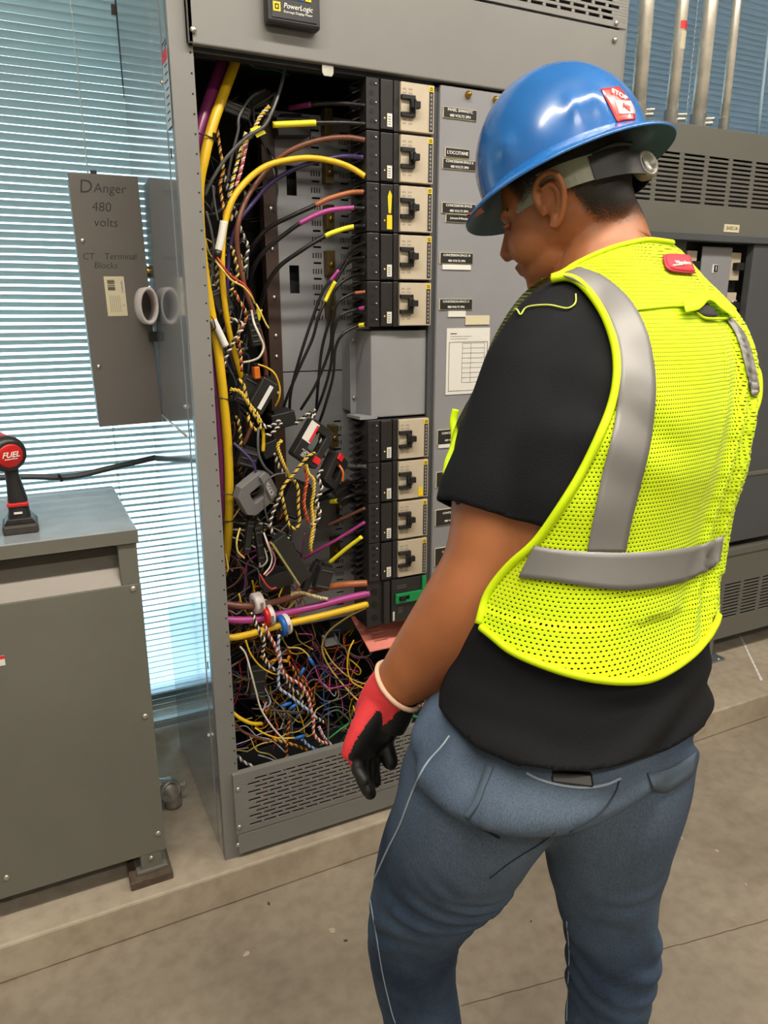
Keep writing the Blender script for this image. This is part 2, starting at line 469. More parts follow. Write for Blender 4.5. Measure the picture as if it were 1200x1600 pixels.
scrap('wire_scrap', 420, 1388, 'red wire offcut on the floor under the cabinet corner', .008)
scrap('copper_clipping', 505, 1350, 'tan clipping at the pad base right of the cabinet corner', .012)
scrap('white_clipping', 452, 1374, 'tiny white clipping on floor near the pad', .008)
scrap('dark_chip', 752, 1398, 'dark chip on the floor between the two legs', .008)
scrap('white_clipping', 1065, 1310, 'tiny white speck on the floor right of the right leg', .006)
for k_, (px, py) in enumerate(((330, 1405), (352, 1398), (378, 1392), (398, 1380), (440, 1362), (470, 1368), (300, 1425), (262, 1440), (486, 1352), (540, 1470), (610, 1345), (180, 1470), (420, 1412), (960, 1545), (1120, 1330), (830, 1440))):
    p = atZ(px, py, 0); a = k_ * 1.7; e1 = V((math.cos(a), math.sin(a), 0)); e2 = V((-e1.y, e1.x, 0)); sz = .0035 + .003 * ((k_ * 7) % 5) / 5
    o = MB().oprism(p + V((0, 0, .001)), e1, e2, V((0, 0, 1)), [(sz, 0), (.3 * sz, .6 * sz), (-.8 * sz, .4 * sz), (-sz, -.3 * sz), (.2 * sz, -.5 * sz)], .001).build('concrete_crumb', mat('crumb a', '#c9bda6', .9) if k_ % 3 else mat('crumb b', '#4a4035', .9))
    tag(o, 'tiny crumb of debris lying on the concrete floor', 'debris', 'crumbs scattered on the floor')
scrap('paper_scrap', 1165, 1383, 'small pale flake on the floor near the right picture edge', .006)

# ------------------------------------------------------------------ transformer (left foreground)
YT = 1.62
t = thing('transformer_enclosure', (-0.2, YT + .2, PAD), 'low olive grey transformer cabinet with the red drill on top', 'transformer')
zt = 1.003
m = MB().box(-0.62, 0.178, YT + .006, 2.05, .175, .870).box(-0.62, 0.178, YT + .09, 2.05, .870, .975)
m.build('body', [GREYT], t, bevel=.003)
# slot under the lid, its dark depth painted by a matt black sheet
MB().box(-0.60, 0.146, YT + .08, YT + .089, .872, .974).build('dark_vent_sheet', BLACKM, t)
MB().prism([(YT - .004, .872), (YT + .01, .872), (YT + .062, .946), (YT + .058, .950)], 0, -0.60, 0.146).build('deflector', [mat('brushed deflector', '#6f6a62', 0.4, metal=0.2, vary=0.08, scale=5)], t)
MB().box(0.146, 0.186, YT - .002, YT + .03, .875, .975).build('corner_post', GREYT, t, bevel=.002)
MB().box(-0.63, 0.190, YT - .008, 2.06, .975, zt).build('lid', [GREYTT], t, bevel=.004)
MB().box(-0.63, 0.190, YT - .0095, YT - .007, .972, zt - .0015).build('lid_lip', GREYT, t, bevel=.0008)
MB().box(-0.62, 0.1865, YT - .006, YT + .006, .172, .876).build('front_panel', GREYT, t, bevel=.0015)
for px, py in ((208, 920), (227, 1119), (247, 1302), (10, 1371)):
    screw(t, atY(px, py, YT - .006) + V((0, 0, 0)), .0068)
for sx in (0.125,):
    fm = MB().box(sx, sx + .05, YT - .005, YT + .035, PAD + .03, .19).box(sx - .012, sx + .062, YT - .012, YT + .05, PAD + .022, PAD + .032)
    fm.build('foot_bracket', GREYT, t, bevel=.002)
    MB().box(sx - .03, sx + .07, YT - .03, YT + .07, PAD, PAD + .022).build('rubber_pad', mat('ribbed foot pad', '#55483a', 0.8, vary=0.3, scale=40), t, bevel=.002)
    screw(t, (sx + .025, YT - .006, PAD + .06), .006)
fm = MB().box(-.55, -.50, YT, YT + .05, PAD, .19).build('foot_bracket', GREYT, t)
lb = atY(4, 1030, YT - .0062)
MB().box(lb.x - .06, lb.x + .004, YT - .0072, YT - .006, lb.z - .014, lb.z + .008).build('warning_label', WHITE, t)
MB().box(lb.x - .06, lb.x + .004, YT - .0076, YT - .0071, lb.z + .001, lb.z + .008).build('warning_stripe', REDL, t)

# cast conduit elbow between transformer and cabinet
c = V((0.236, 1.885, PAD + .052))
t = thing('conduit_elbow', c, 'silver cast conduit fitting on the pad between transformer and cabinet', 'conduit fitting')
m = MB()
m.tube(spline([c + V((-.05, .02, .01)), c + V((-.02, .0, .012)), c + V((.01, -.01, .0)), c + V((.012, -.012, -.05))], 6), .024, 16)
m.ball(c + V((.004, -.004, .006)), .028, 10)
m.build('body', STEELD, t)
MB().lathe(c + V((.0, -.012, .006)), V((.3, -1, .15)), [(.0, .030), (.022, .030), (.024, .026), (.012, .022), (.01, 0)], 20).build('collar', STEELD, t)
MB().cyl(c + V((.03, -.015, .01)), c + V((.05, -.02, .014)), .006, 8).build('bolt', SCREW, t)

# ------------------------------------------------------------------ cordless driver on the transformer
c = V((-0.036, 1.705, zt))
t = thing('impact_driver', c, 'red and black cordless driver standing on its battery on the transformer', 'power tool')
DK = mat('black rubber grip', '#1b1b1c', 0.5, vary=0.1, scale=40)
MB().box(c.x - .036, c.x + .034, c.y - .03, c.y + .05, zt, zt + .021).build('battery_base', mat('charcoal battery', '#37332f', 0.45), t, bevel=.005)
m = MB().prism([(c.x - .032, zt + .021), (c.x + .030, zt + .021), (c.x + .022, zt + .033), (c.x - .024, zt + .033)], 1, c.y - .022, c.y + .045)
m.build('battery_top', BLACK, t, bevel=.002)
m = MB(); 
hp = [(0, .030, .022, .026), (0, .048, .0205, .024), (0, .075, .019, .022), (-.002, .10, .016, .021), (-.004, .125, .0135, .02), (-.006, .142, .016, .021), (-.007, .155, .019, .022)]
vs = []; nn = 16
for ox, h, rx, ry in hp:
    for i in range(nn):
        a = 2 * math.pi * i / nn; vs.append((c.x + ox + rx * math.copysign(abs(math.cos(a)) ** .7, math.cos(a)), c.y + .008 + ry * math.copysign(abs(math.sin(a)) ** .7, math.sin(a)), zt + h))
m.add(vs, [(k * nn + i, k * nn + (i + 1) % nn, (k + 1) * nn + (i + 1) % nn, (k + 1) * nn + i) for k in range(len(hp) - 1) for i in range(nn)], 0, True)
m.add(vs[:nn], [tuple(range(nn))]).add(vs[-nn:], [tuple(range(nn))])
m.build('handle', DK, t)
MB().box(c.x - .0215, c.x + .0195, c.y - .019, c.y + .03, zt + .058, zt + .066).build('red_band', REDM, t, bevel=.002)
MB().box(c.x - .010, c.x + .006, c.y - .0205, c.y - .018, zt + .043, zt + .047).build('battery_badge', WHITE, t)
HSC = 1.32; hc = V((c.x - .004, c.y - .022, zt + .170)); ax = V((-.42, 1, .18)).normalized()
m = MB().lathe(hc, ax, [(a_, b_ * HSC) for a_, b_ in ((-.002, .022), (.0, .026), (.02, .0275), (.03, .0275), (.034, .025), (.10, .024), (.115, .020), (.14, .012), (.16, .009))], 24)
m.build('motor_housing', [REDM], t)
MB().lathe(hc, ax, [(a_, b_ * HSC) for a_, b_ in ((-.006, .0), (-.006, .0215), (-.004, .026), (.006, .029), (.014, .029), (.018, .027))], 24).build('rear_collar', BLACK, t)
MB().lathe(hc - ax * .0062, ax, [(-.0022, .0), (-.002, .023), (.0, .026), (.002, .026)], 24).build('end_cap', REDM, t)
zr = ax.to_track_quat('-Z', 'Y').to_euler()
mt = Matrix((( -ax.cross(V((0,0,1))).normalized() * -1), V((0,0,1)), -ax)).transposed()
e1 = ax.cross(V((0, 0, 1))).normalized(); e2 = e1.cross(ax).normalized()
mt = Matrix((e1, e2, -ax)).transposed()
text('lettering', 'FUEL', hc - ax * .0088 + e2 * .003, .0165, TXTW, t, mtx=mt, shear=.25, bold=.0003)
MB().obox(hc - ax * .0088 - e2 * .006, e1 * .013, e2 * .0008, ax * .0003).build('underline', TXTW, t)

# ------------------------------------------------------------------ terminal box hung off the cabinet side
YB = 2.0
t = thing('terminal_box', (0.235, YB, 1.17), 'tall narrow grey box with handwritten danger note, fixed beside the cabinet', 'electrical box')
roll = math.radians(-1.1)
cb = V((.2395, YB, 1.472)); ex = V((math.cos(roll), 0, -math.sin(roll))); ez = V((math.sin(roll), 0, math.cos(roll))); ey = V((0, 1, 0))
TB = mat('brown grey enamel', '#66625d', 0.42, vary=0.05, scale=5)
MB().obox(cb + ey * .052, ex * .074, ey * .048, ez * .296).build('body', TB, t, bevel=.002)
MB().obox(cb, ex * .0785, ey * .0035, ez * .2985).build('cover', TB, t, bevel=.0012)
for i in range(30):
    pass
def onb(px, py): return atY(px, py, YB - .004)
screw(t, onb(129, 376), .0058); screw(t, onb(154, 573), .0058)
MB().obox(atY(146, 271, YB + .03), ex * .007, ey * .007, ez * .006).build('top_knob', BLACK, t)
mrt = Matrix((ex, ez, -ey)).transposed()
for s, px, py, sz in (('D', 133, 292, .042), ('Anger', 171, 295, .030), ('480', 158, 324, .030), ('volts', 165, 348, .029), ('CT', 138, 401, .021), ('Terminal', 188, 401, .021), ('Blocks', 165, 415, .021)):
    text('handwriting', s, onb(px, py), sz, MARK, t, mtx=mrt, shear=.15, bold=-.0003)
lc = onb(181, 463)
lab = MB().obox(lc, ex * .0235, ey * .0006, ez * .047).build('rating_label', CREAM, t)
for s, ox, oz, sz in (('SQUARE D', .017, .022, .006), ('by', .017, -.022, .006)):
    text('lettering', s, lc + ex * ox + ez * oz - ey * .0008, sz, BLUE, lab, mtx=Matrix((-ez, ex, -ey)).transposed())
m = MB()
for k in range(12): m.obox(lc + ex * (-.008 + .0) + ez * (.038 - k * .0022) - ey * .0008, ex * .0085, ey * .0002, ez * random.choice((.0003, .0006, .0008)))
for k in range(6): m.obox(lc + ex * (-.014 + k * .0045) + ez * (-.018) - ey * .0008, ex * .0003, ey * .0002, ez * .02)
m.build('barcode', TXTB, lab)
MB().cyl(atY(236, 425, 2.03) + V((-.02, 0, 0)), (0.326, 2.03, atY(236, 425, 2.03).z), .011, 14).lathe((0.322, 2.03, atY(236, 425, 2.03).z), (-1, 0, 0), [(0, .017), (.008, .017), (.01, .012)], 6).build('brass_fitting', BRASS, t)
# white pipe nipple, cut end facing the room
pc = atY(252, 478, 1.955)
def tubeend(c, r1, r2, ln, ax):
    return [(0, r1), (0, r2), (ln, r2)]
m = MB().lathe(V((.300, 1.90, pc.z)), (0, 1, 0), [(.10, .026), (0, .026), (-.001, .024), (0, .0215), (.10, .0215)], 26)
for i, v in enumerate(m.v): m.v[i] = V((.300 + (v.x - .300) * .85, v.y + (v.z - pc.z) * -.25, pc.z + (v.z - pc.z) * 1.7))
o = m.build('pipe_nipple', PVC, t)
MB().obox((.318, 1.99, 1.395), V((.012, 0, 0)), V((0, .01, 0)), V((0, 0, .012))).build('lower_bracket', BLACK, t)
a = atY(255, 648, 2.0); b_ = atX(292, 681, 0.326)
MB().tube([a, b_], .004, 8).build('stay_rod', STEEL, t)
# ------------------------------------------------------------------ main switchboard
YC = 1.593; X0, X1 = 0.326, 1.447; ZT = 2.46; YBK = 2.175
sb = thing('switchboard_cabinet', (0.88, 1.9, PAD), 'tall grey open switchboard with breakers and tangled wiring', 'electrical cabinet')
MB().box(X0, X0 + .002, YC + .02, 1.660, PAD, ZT).build('side_strip', GREYS, sb)
MB().box(X0 - .0015, X0 + .002, 1.662, YBK, PAD + .004, ZT).build('side_panel', GREYS, sb, bevel=.0008)
m = MB().box(X0, X0 + .046, YC, YC + .022, PAD, ZT)
m.box(X0 + .002, X0 + .004, YC + .02, YC + .05, PAD, ZT)
post = m.build('corner_post', GREY, sb, bevel=.003)
h0 = MB().cyl((X0 + .040, YC + .002, 1.937), (X0 + .040, YC - .0004, 1.937), .0021, 8).build('mounting_hole', BLACKM, post)
for k in range(1, 45):
    h_ = h0.copy(); COL.objects.link(h_); h_.location.z -= k * .0355
m = MB().box(X1 - .03, X1, YC, YBK, PAD, ZT)
m.build('right_frame', GREY, sb, bevel=.003)
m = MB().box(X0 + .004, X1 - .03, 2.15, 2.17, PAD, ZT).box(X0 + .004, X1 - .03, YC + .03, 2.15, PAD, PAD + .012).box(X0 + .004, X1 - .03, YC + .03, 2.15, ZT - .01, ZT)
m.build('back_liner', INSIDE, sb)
# top front panel
m = MB().box(.360, 1.428, YC - .014, YC + .004, 1.949, 2.116).box(.360, .372, YC - .014, YC + .004, 1.949, ZT)
tp = m.build('top_panel', GREY, sb, bevel=.003)
MB().box(.372, .372 + .6, YC - .013, YC + .004, 2.115, ZT).build('upper_panel', GREY, sb)
rows = []
z = 2.132; k = 0
while z < 2.40:
    off = 0 if k % 2 else .021
    hs = []; x = 1.052 + off - (.1 if k == 0 else 0)
    while x + .032 < 1.405: hs.append((x, x + .033)); x += .042
    rows.append((z, z + .0065, hs)); z += .0128; k += 1
vp = MB().plate(.972, 1.428, YC - .017, YC - .013, 2.119, ZT, rows).build('vent_panel', GREY, sb, bevel=.0006)
MB().box(.98, 1.42, YC + .03, YC + .035, 2.12, ZT).build('vent_shade_sheet', BLACKM, sb)  # matt black sheet paints the dark interior behind the vent slots
for px, py in ((302, 46), (963, 36), (961, 62)): screw(sb, atY(px, py, YC - .0175), .0062)
# ceiling of the wiring bay + hinge lug
MB().box(.372, .915, YC + .004, YC + .03, 1.94, 1.955).build('header_lip', INSIDE, sb)
lg = atY(512, 112, YC - .006)
MB().prism([(lg.x - .012, 1.949), (lg.x + .013, 1.949), (lg.x + .013, lg.z - .002), (lg.x + .009, lg.z - .008), (lg.x - .008, lg.z - .008), (lg.x - .012, lg.z - .002)], 1, YC - .006, YC - .003).build('latch_tab', SCREW, sb)
# inner divider frame right of breakers, cover panel
MB().box(.899, .916, YC + .004, YC + .05, .64, 1.95).build('divider_channel', GREYD, sb, bevel=.002)
cp = MB().box(.915, 1.425, YC - .006, YC + .006, .64, 1.944).build('cover_panel', GREYP, sb, bevel=.0025)
for px, py in ((731, 148), (774, 156)):
    p = atY(px, py, YC - .006)
    MB().lathe(p, (0, -1, 0), [(0, .008), (.004, .008), (.006, .006), (.012, .004), (.013, 0)], 8).build('wing_nut', BRASS, sb)
def nameplate(px0, py0, px1, py1, lines, mm=BLACK, tm=TXTW, sz=.0088, border=True, w=None, h=None):
    a = atY(px0, py0, YC - .0065); b2 = atY(px1, py1, YC - .0065)
    x0, x1, z1, z0 = a.x, b2.x, a.z, b2.z
    if w: x1 = x0 + w
    if h: z0 = z1 - h
    pl = MB().box(x0, x1, YC - .0085, YC - .006, z0, z1).build('nameplate', CREAM if border and mm is BLACK else mm, sb)
    if border and mm is BLACK: MB().box(x0 + .0016, x1 - .0008, YC - .009, YC - .0084, z0 + .0009, z1 - .0009).build('face', mm, pl)
    n_ = len(lines)
    for i, s in enumerate(lines):
        if s: text('lettering', s, ((x0 + x1) / 2, YC - .0093, z1 - (z1 - z0) * (i + .5) / n_), sz * .84, tm, pl, bold=.00005)
nameplate(692, 166, 744, 190, ['PANEL 2NWH2TC', '480 VOLTS 3PH'], sz=.0098)
nameplate(695, 230, 733, 249, ["L'OCCITANE"], sz=.0118)
nameplate(691, 247, 743, 268, ['CONCESSION SPACE B', '480 VOLTS 3PH'], sz=.0086)
nameplate(690, 316, 742, 336, ['CONCESSION SPACE', '480 VOLTS 3PH'], sz=.0090)
nameplate(696, 334, 736, 349, ['Johnston & Murphy'], sz=.0072)
nameplate(687, 394, 738, 413, ['CONCESSION SPACE 10', '480 VOLTS 3PH'], sz=.0084)
nameplate(691, 413, 735, 422, [''], WHITE, TXTB, .0045)
nameplate(686, 467, 737, 484, ['CONCESSION SPACE 11', '480 VOLTS 3PH'], sz=.0084)
nameplate(700, 486, 727, 495, [''], WHITE, TXTB, .0045)
nameplate(727, 493, 764, 507, ['', ''], CREAM, TXTB, .004)
nameplate(683, 672, 736, 690, ['CONCESSION SPACE', '480 VOLTS 3PH'], sz=.0086, w=.092)
nameplate(685, 688, 720, 697, [''], WHITE, TXTB, .004, w=.08)
nameplate(681, 738, 730, 756, ['CONCESSION', '480 VOLTS'], sz=.0086, w=.088)
nameplate(680, 797, 730, 815, ['CONCESSION', '480 VOLTS'], sz=.0086, w=.088)
nameplate(679, 857, 730, 876, ['CONCESSION', '480 VOLTS'], sz=.0086, w=.088)
# circuit directory sheet
a = atY(698, 513, YC - .0065)
doc = MB().box(a.x, a.x + .125, YC - .0078, YC - .006, 1.257, a.z).build('directory_sheet', WHITE, sb)
m = MB(); 
for x in (a.x + .007, a.x + .118): m.box(x, x + .001, YC - .0082, YC - .0078, 1.265, a.z - .034)
for z in (1.265, a.z - .034): m.box(a.x + .007, a.x + .119, YC - .0082, YC - .0078, z, z + .001)
for i in range(9): m.box(a.x + .045, a.x + .11, YC - .0082, YC - .0078, 1.285 + i * .012, 1.2856 + i * .012)
for x in (a.x + .045, a.x + .07, a.x + .11): m.box(x, x + .0006, YC - .0082, YC - .0078, 1.285, 1.381)
m.box(a.x + .01, a.x + .028, YC - .0082, YC - .0078, a.z - .014, a.z - .012)
m.box(a.x + .01, a.x + .07, YC - .0082, YC - .0078, a.z - .020, a.z - .0194)
m.box(a.x + .01, a.x + .06, YC - .0082, YC - .0078, a.z - .026, a.z - .0254)
m.build('ruled_lines', TXTB, doc)
# side warning label
a = atX(254, 75, X0 - .002); b2 = atX(275, 180, X0 - .002)
ys, ye = atX(277, 150, X0 - .002).y, atX(253, 80, X0 - .002).y
SLB, SLT = atX(274, 192, X0).z, atX(266, 66, X0).z
sl = MB().box(X0 - .0022, X0 - .0014, 1.604, 1.655, SLB, SLT).build('side_label', mat('pale side label', '#b9c4cc', .3), sb)
MB().box(X0 - .0026, X0 - .0021, 1.604, 1.655, SLT - .02, SLT).build('label_heading', REDL, sl)
m = MB()
for i in range(11): m.box(X0 - .0025, X0 - .0021, 1.609, 1.614 + random.uniform(.02, .035), SLB + .012 + i * .0135, SLB + .015 + i * .0135)
m.build('label_text', MARK, sl)
for py, px in ((640, 298), (1234, 1), (170, 248)):
    z = atX(px, py, X0 - .002).z if py == 640 else {1234: .42, 170: 1.9}[py]
    screw(sb, (X0 - .0016, 1.675, z), .005, (-1, 0, 0))
# louvre slit row on the strip
for z in (1.755, 1.19, .62): MB().box(X0 - .001, X0 + .001, 1.640, 1.643, z, z + .02).build('hinge_slot', BLACKM, sb)
# lower grille and kick plate
rows = []; z = .192; k = 0
while z < .322:
    hs = []; x = .392 + (.019 if k % 2 else 0)
    while x + .030 < 1.36: hs.append((x, x + .031)); x += .038
    rows.append((z, z + .0055, hs)); z += .0118; k += 1
gp = MB().plate(.356, 1.428, YC - .012, YC - .008, .176, .346, rows).build('lower_grille', GREY, sb, bevel=.0006)
MB().box(.356, 1.428, YC - .012, YC + .006, .346, .349).build('grille_lip', GREY, sb)
MB().box(.36, 1.42, YC + .10, YC + .104, PAD + .012, .33).build('grille_backing', INSIDE, sb)
MB().box(.359, 1.43, YC - .011, YC + .004, .113, .174).build('kick_plate', GREY, sb, bevel=.003)
MB().box(.366, 1.42, YC + .004, YC + .03, PAD, .115).build('base_channel', GREYD, sb)
for px, py in ((372, 1233), (374, 1292), (372, 1320)): screw(sb, atY(px, py, YC - .0125), .0058)
# interior plates
YPL = 1.785
def ticks(xc): return [(xc - .012 + i * .0068, xc - .0088 + i * .0068) for i in range(4)]
def perf(x0, x1, z0, z1, cols):
    rows = []; z = z1 - .03; k = 0
    while z > z0 + .02:
        if k % 2 == 0: rows.append((z - .0045, z, [(c_ - .010, c_ + .011) for c_ in cols])); z -= .016
        else: rows.append((z - .012, z, sum([ticks(c_) for c_ in cols], []))); z -= .021
        k += 1
    return rows
def sub_plate(m, x0, x1, z0, z1, cols): m.plate(x0, x1, YPL, YPL + .004, z0, z1, perf(x0, x1, z0, z1, cols))
m = MB()
m.plate(.588, .655, YPL, YPL + .004, 1.312, 1.90, [(1.50, 1.565, [(.617, .642)]), (1.722, 1.787, [(.617, .642)])])
sub_plate(m, .655, .83, 1.42, 1.90, (.690, .765)); m.box(.655, .83, YPL, YPL + .004, 1.312, 1.42)
m.box(.588, .70, YPL, YPL + .004, .62, 1.309); sub_plate(m, .70, .83, .62, 1.21, (.735, .795)); m.box(.70, .83, YPL, YPL + .004, 1.21, 1.309)
m.build('perforated_plate', PLATE, sb)
MB().box(.592, .83, YPL + .03, YPL + .034, .62, 1.90).build('plate_shade_sheet', BLACKM, sb)  # black sheet added so the plate's slots read dark
MB().box(.558, .590, YPL - .004, YPL + .03, .62, 1.90).build('bus_rail', BROWNB, sb)
for z in (1.80, 1.69, 1.60, 1.49, 1.40, 1.35, 1.26, 1.20): screw(sb, (.575, YPL - .004, z), .005)
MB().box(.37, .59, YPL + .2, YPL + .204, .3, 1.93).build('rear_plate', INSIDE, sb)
MB().box(.70, .90, YPL - .01, YPL + .12, .58, .615).build('bus_support', INSIDE, sb)
# filler box between breaker stacks
MB().box(.750, .899, YC + .012, YPL, 1.209, 1.414).build('blank_filler', PLATE, sb, bevel=.003)
MB().box(.735, .752, YPL - .09, YPL - .086, 1.21, 1.42).build('filler_flange', PLATE, sb)
for z in (1.39, 1.25): screw(sb, (.743, YPL - .092, z), .0045)
m = MB().box(.700, .735, YPL - .02, YPL, 1.20, 1.90)
# brass lugs behind breakers
AGB = mat('aged brass bus', '#6d5c38', .45, metal=.7, vary=.2, scale=30)
for z in [1.90 - i * .104 for i in range(5)] + [1.16 - i * .103 for i in range(4)]:
    lgb = MB().box(.706, .726, YPL - .028, YPL, z - .045, z + .012).build('lug_block', AGB, sb, bevel=.001)
    MB().lathe((.716, YPL - .028, z - .02), (0, -1, 0), [(0, .006), (.005, .006), (.006, .004), (.006, 0)], 6).build('bolt', BRASS, lgb)
# slotted red board below the bottom breaker
rb = MB(); pa = atZ(542, 967, .60); 
rb.plate(.735, 1.10, 0, .003, 0, .12, [(.025 + i * .012, .029 + i * .012, [(.76, .80)]) for i in range(6)] )
for i, v in enumerate(rb.v): rb.v[i] = V((v.x, YC - .004 + v.z, .602 - v.y + v.z * .42))
m2 = rb.build('insulating_board', SALMON, sb, fixn=True)
# display on the top panel
dc = atY(449, 20, YC - .03)
ds = thing('circuit_monitor', (.563, YC - .014, 2.0), 'black display unit with coloured buttons on the top panel', 'meter')
MB().box(.509, .619, YC - .042, YC - .014, 1.997, 2.12).build('housing', BLACK, ds, bevel=.006)
MB().box(.517, .610, YC - .0435, YC - .041, 2.006, 2.112).build('bezel', mat('meter bezel', '#24262a', .3), ds, bevel=.001)
for i, c_ in enumerate((WHITE, YEL, BLUE, BLUE, YEL)):
    x = .530 + i * .0155
    if i == 0: MB().lathe((x, YC - .0437, 2.049), (0, -1, 0), [(0, .004), (.001, .004), (.001, 0)], 12).build('key', c_, ds)
    else:
        kb = MB().box(x - .006, x + .006, YC - .0455, YC - .0435, 2.041, 2.056).build('key', c_, ds, bevel=.0006)
        MB().box(x - .0012, x + .0012, YC - .0459, YC - .0454, 2.044, 2.053).build('key_mark', BLACKM, kb)
MB().box(.522, .606, YC - .0440, YC - .0434, 2.062, 2.063).build('rule', YEL, ds)
MB().box(.520, .535, YC - .0442, YC - .0434, 2.017, 2.033).build('emblem', YEL, ds)
MB().plate(.5235, .5315, YC - .0446, YC - .0441, 2.0205, 2.0295, [(2.0225, 2.0275, [(.5255, .5295)])]).build('emblem_ring', BLACKM, ds)
text('lettering', 'PowerLogic', (.571, YC - .0438, 2.0285), .0125, TXTW, ds, shear=.2)
text('lettering', 'Enercept Display Meter', (.571, YC - .0438, 2.0185), .0062, TXTW, ds)
MB().box(.525, .602, YC - .0442, YC - .0434, 2.070, 2.108).build('screen', mat('display screen', '#5a6660', .15), ds)

# ------------------------------------------------------------------ breakers
XB0, XB1, PB = .735, .899, .104
def make_breaker(z0, label):
    h = PB - .0025
    t = thing('circuit_breaker', (XB0, YC, z0), label, 'circuit breaker', 'moulded case breakers in two stacks')
    m = MB().box(XB0, XB1, YC + .006, YC + .085, z0, z0 + h)
    m.box(XB0, XB0 + .031, YC - .002, YC + .008, z0, z0 + h)
    m.box(XB0 + .0335, XB0 + .063, YC - .005, YC + .008, z0 + .002, z0 + h - .002)
    m.box(XB0 + .066, XB0 + .080, YC - .003, YC + .008, z0, z0 + h)
    m.build('body', BLACK, t, bevel=.0014)
    MB().box(XB0 + .080, XB1 - .001, YC - .009, YC + .006, z0 + .0025, z0 + h - .0025).build('faceplate', BEIGE, t, bevel=.001)
    a = MB()
    for i in range(5): a.cyl((XB0 + .013, YC - .0018, z0 + .017 + i * .018), (XB0 + .013, YC - .0026, z0 + .017 + i * .018), .0052, 12)
    a.build('lug_holes', BLACKM, t)
    a = MB()
    for i in (0, 2, 4): a.ball((XB0 + .022, YC - .004, z0 + .0165 + i * .018), (.0024, .002, .0022), 5)
    a.build('lug_screws', SCREW, t)
    fr = MB().box(XB0 + .079, XB0 + .113, YC - .0165, YC - .008, z0 + .030, z0 + .039).box(XB0 + .079, XB0 + .113, YC - .0165, YC - .008, z0 + .064, z0 + .073)
    fr.box(XB0 + .101, XB0 + .113, YC - .0165, YC - .008, z0 + .039, z0 + .064)
    fr.build('toggle_frame', BLACK, t, bevel=.001)
    tg = MB().box(XB0 + .097, XB0 + .120, YC - .027, YC - .016, z0 + .046, z0 + .060).box(XB0 + .103, XB0 + .108, YC - .03, YC - .016, z0 + .042, z0 + .062)
    tg.build('toggle', BLACKM, t, bevel=.0012)
    ls = MB().box(XB1 - .0135, XB1 - .004, YC - .0098, YC - .0088, z0 + .006, z0 + h - .016).build('data_strip', BLACK, t)
    a = MB()
    for i in range(9): a.box(XB1 - .0108, XB1 - .0068, YC - .0101, YC - .0096, z0 + .010 + i * .0083, z0 + .0155 + i * .0083)
    a.build('strip_print', mat('faint print', '#8a8a84', .6), ls)
    ys = MB().box(XB1 - .0145, XB1 - .0035, YC - .0098, YC - .0088, z0 + h - .0155, z0 + h - .005).build('maker_badge', YEL, t)
    MB().plate(XB1 - .0122, XB1 - .0058, YC - .0102, YC - .0097, z0 + h - .0133, z0 + h - .0072, [(z0 + h - .0118, z0 + h - .0087, [(XB1 - .0108, XB1 - .0072)])]).build('badge_mark', BLACKM, ys)
    st = MB().box(XB0 + .0485, XB0 + .0605, YC - .0058, YC - .0049, z0 + .008, z0 + .034).build('sticker', WHITE, t)
    a = MB()
    for i in range(4): a.box(XB0 + .051, XB0 + .057, YC - .0061, YC - .0057, z0 + .012 + i * .005, z0 + .0135 + i * .005)
    a.build('sticker_print', MARK, st)
    MB().ball((XB0 + .0425, YC - .0052, z0 + .024), (.0022, .0012, .0022), 5).build('indicator_dot', YEL, t)
    a = MB()
    for zz in (.084, .076, .024, .016):
        for xx in (.084, .099): a.box(XB0 + xx, XB0 + xx + .009, YC - .0094, YC - .0088, z0 + zz, z0 + zz + .0035)
    a.build('face_print', mat('grey print', '#9c9484', .6), t)
    a = MB()
    for i in range(6): a.obox((XB0 - .008, YC + .052, z0 + .008 + i * .0175), V((.010, .0, .004)), V((0, .022, 0)), V((0, 0, .0012)))
    for i in range(3): a.cyl((XB0 - .016, YC + .05, z0 + .017 + i * .036), (XB0, YC + .05, z0 + .017 + i * .036), .007, 10)
    a.build('terminal_fins', BLACK, t)
    return t
ztop = 1.943
ORD = ['top beige-faced breaker of the upper stack', 'second breaker down in the upper stack', 'third breaker down, upper stack, tall yellow label on its black face', 'fourth breaker down in the upper stack', 'lowest breaker of the upper stack, above the blank filler']
b0 = make_breaker(ztop - PB, ORD[0])
brs = [b0]
for i in range(1, 5):
    c_ = copy_tree(b0); c_.location.z = ztop - PB * (i + 1); c_['label'] = ORD[i]; brs.append(c_)
ztop2 = 1.207; PB2 = .1035
OR2 = ['top breaker of the lower stack, just under the blank filler', 'second breaker of the lower stack, yellow sticker beside its toggle', 'third breaker down in the lower stack', 'last beige-faced breaker of the lower stack, right above the green-handled unit']
for i in range(4):
    c_ = copy_tree(b0); c_.location.z = ztop2 - PB2 * (i + 1); c_['label'] = OR2[i]; brs.append(c_)
# yellow markings on two of them
p = brs[2]
for ch in children(p):
    if ch.name.startswith('sticker'):
        for g in children(ch): bpy.data.objects.remove(g)
        bpy.data.objects.remove(ch)
z0 = p.location.z
yl = MB().box(XB0 + .048, XB0 + .061, YC - .0058, YC - .0049, z0 + .006, z0 + .036)
yl.prism([(XB0 + .052, z0 + .040), (XB0 + .058, z0 + .040), (XB0 + .0605, z0 + .078), (XB0 + .055, z0 + .088), (XB0 + .050, z0 + .074)], 1, YC - .0058, YC - .0049)
yl.build('yellow_label', YEL, p)
q = brs[6]; z0 = q.location.z
MB().box(XB1 - .029, XB1 - .016, YC - .0104, YC - .0094, z0 + .006, z0 + .030).build('yellow_sticker', YEL, q)
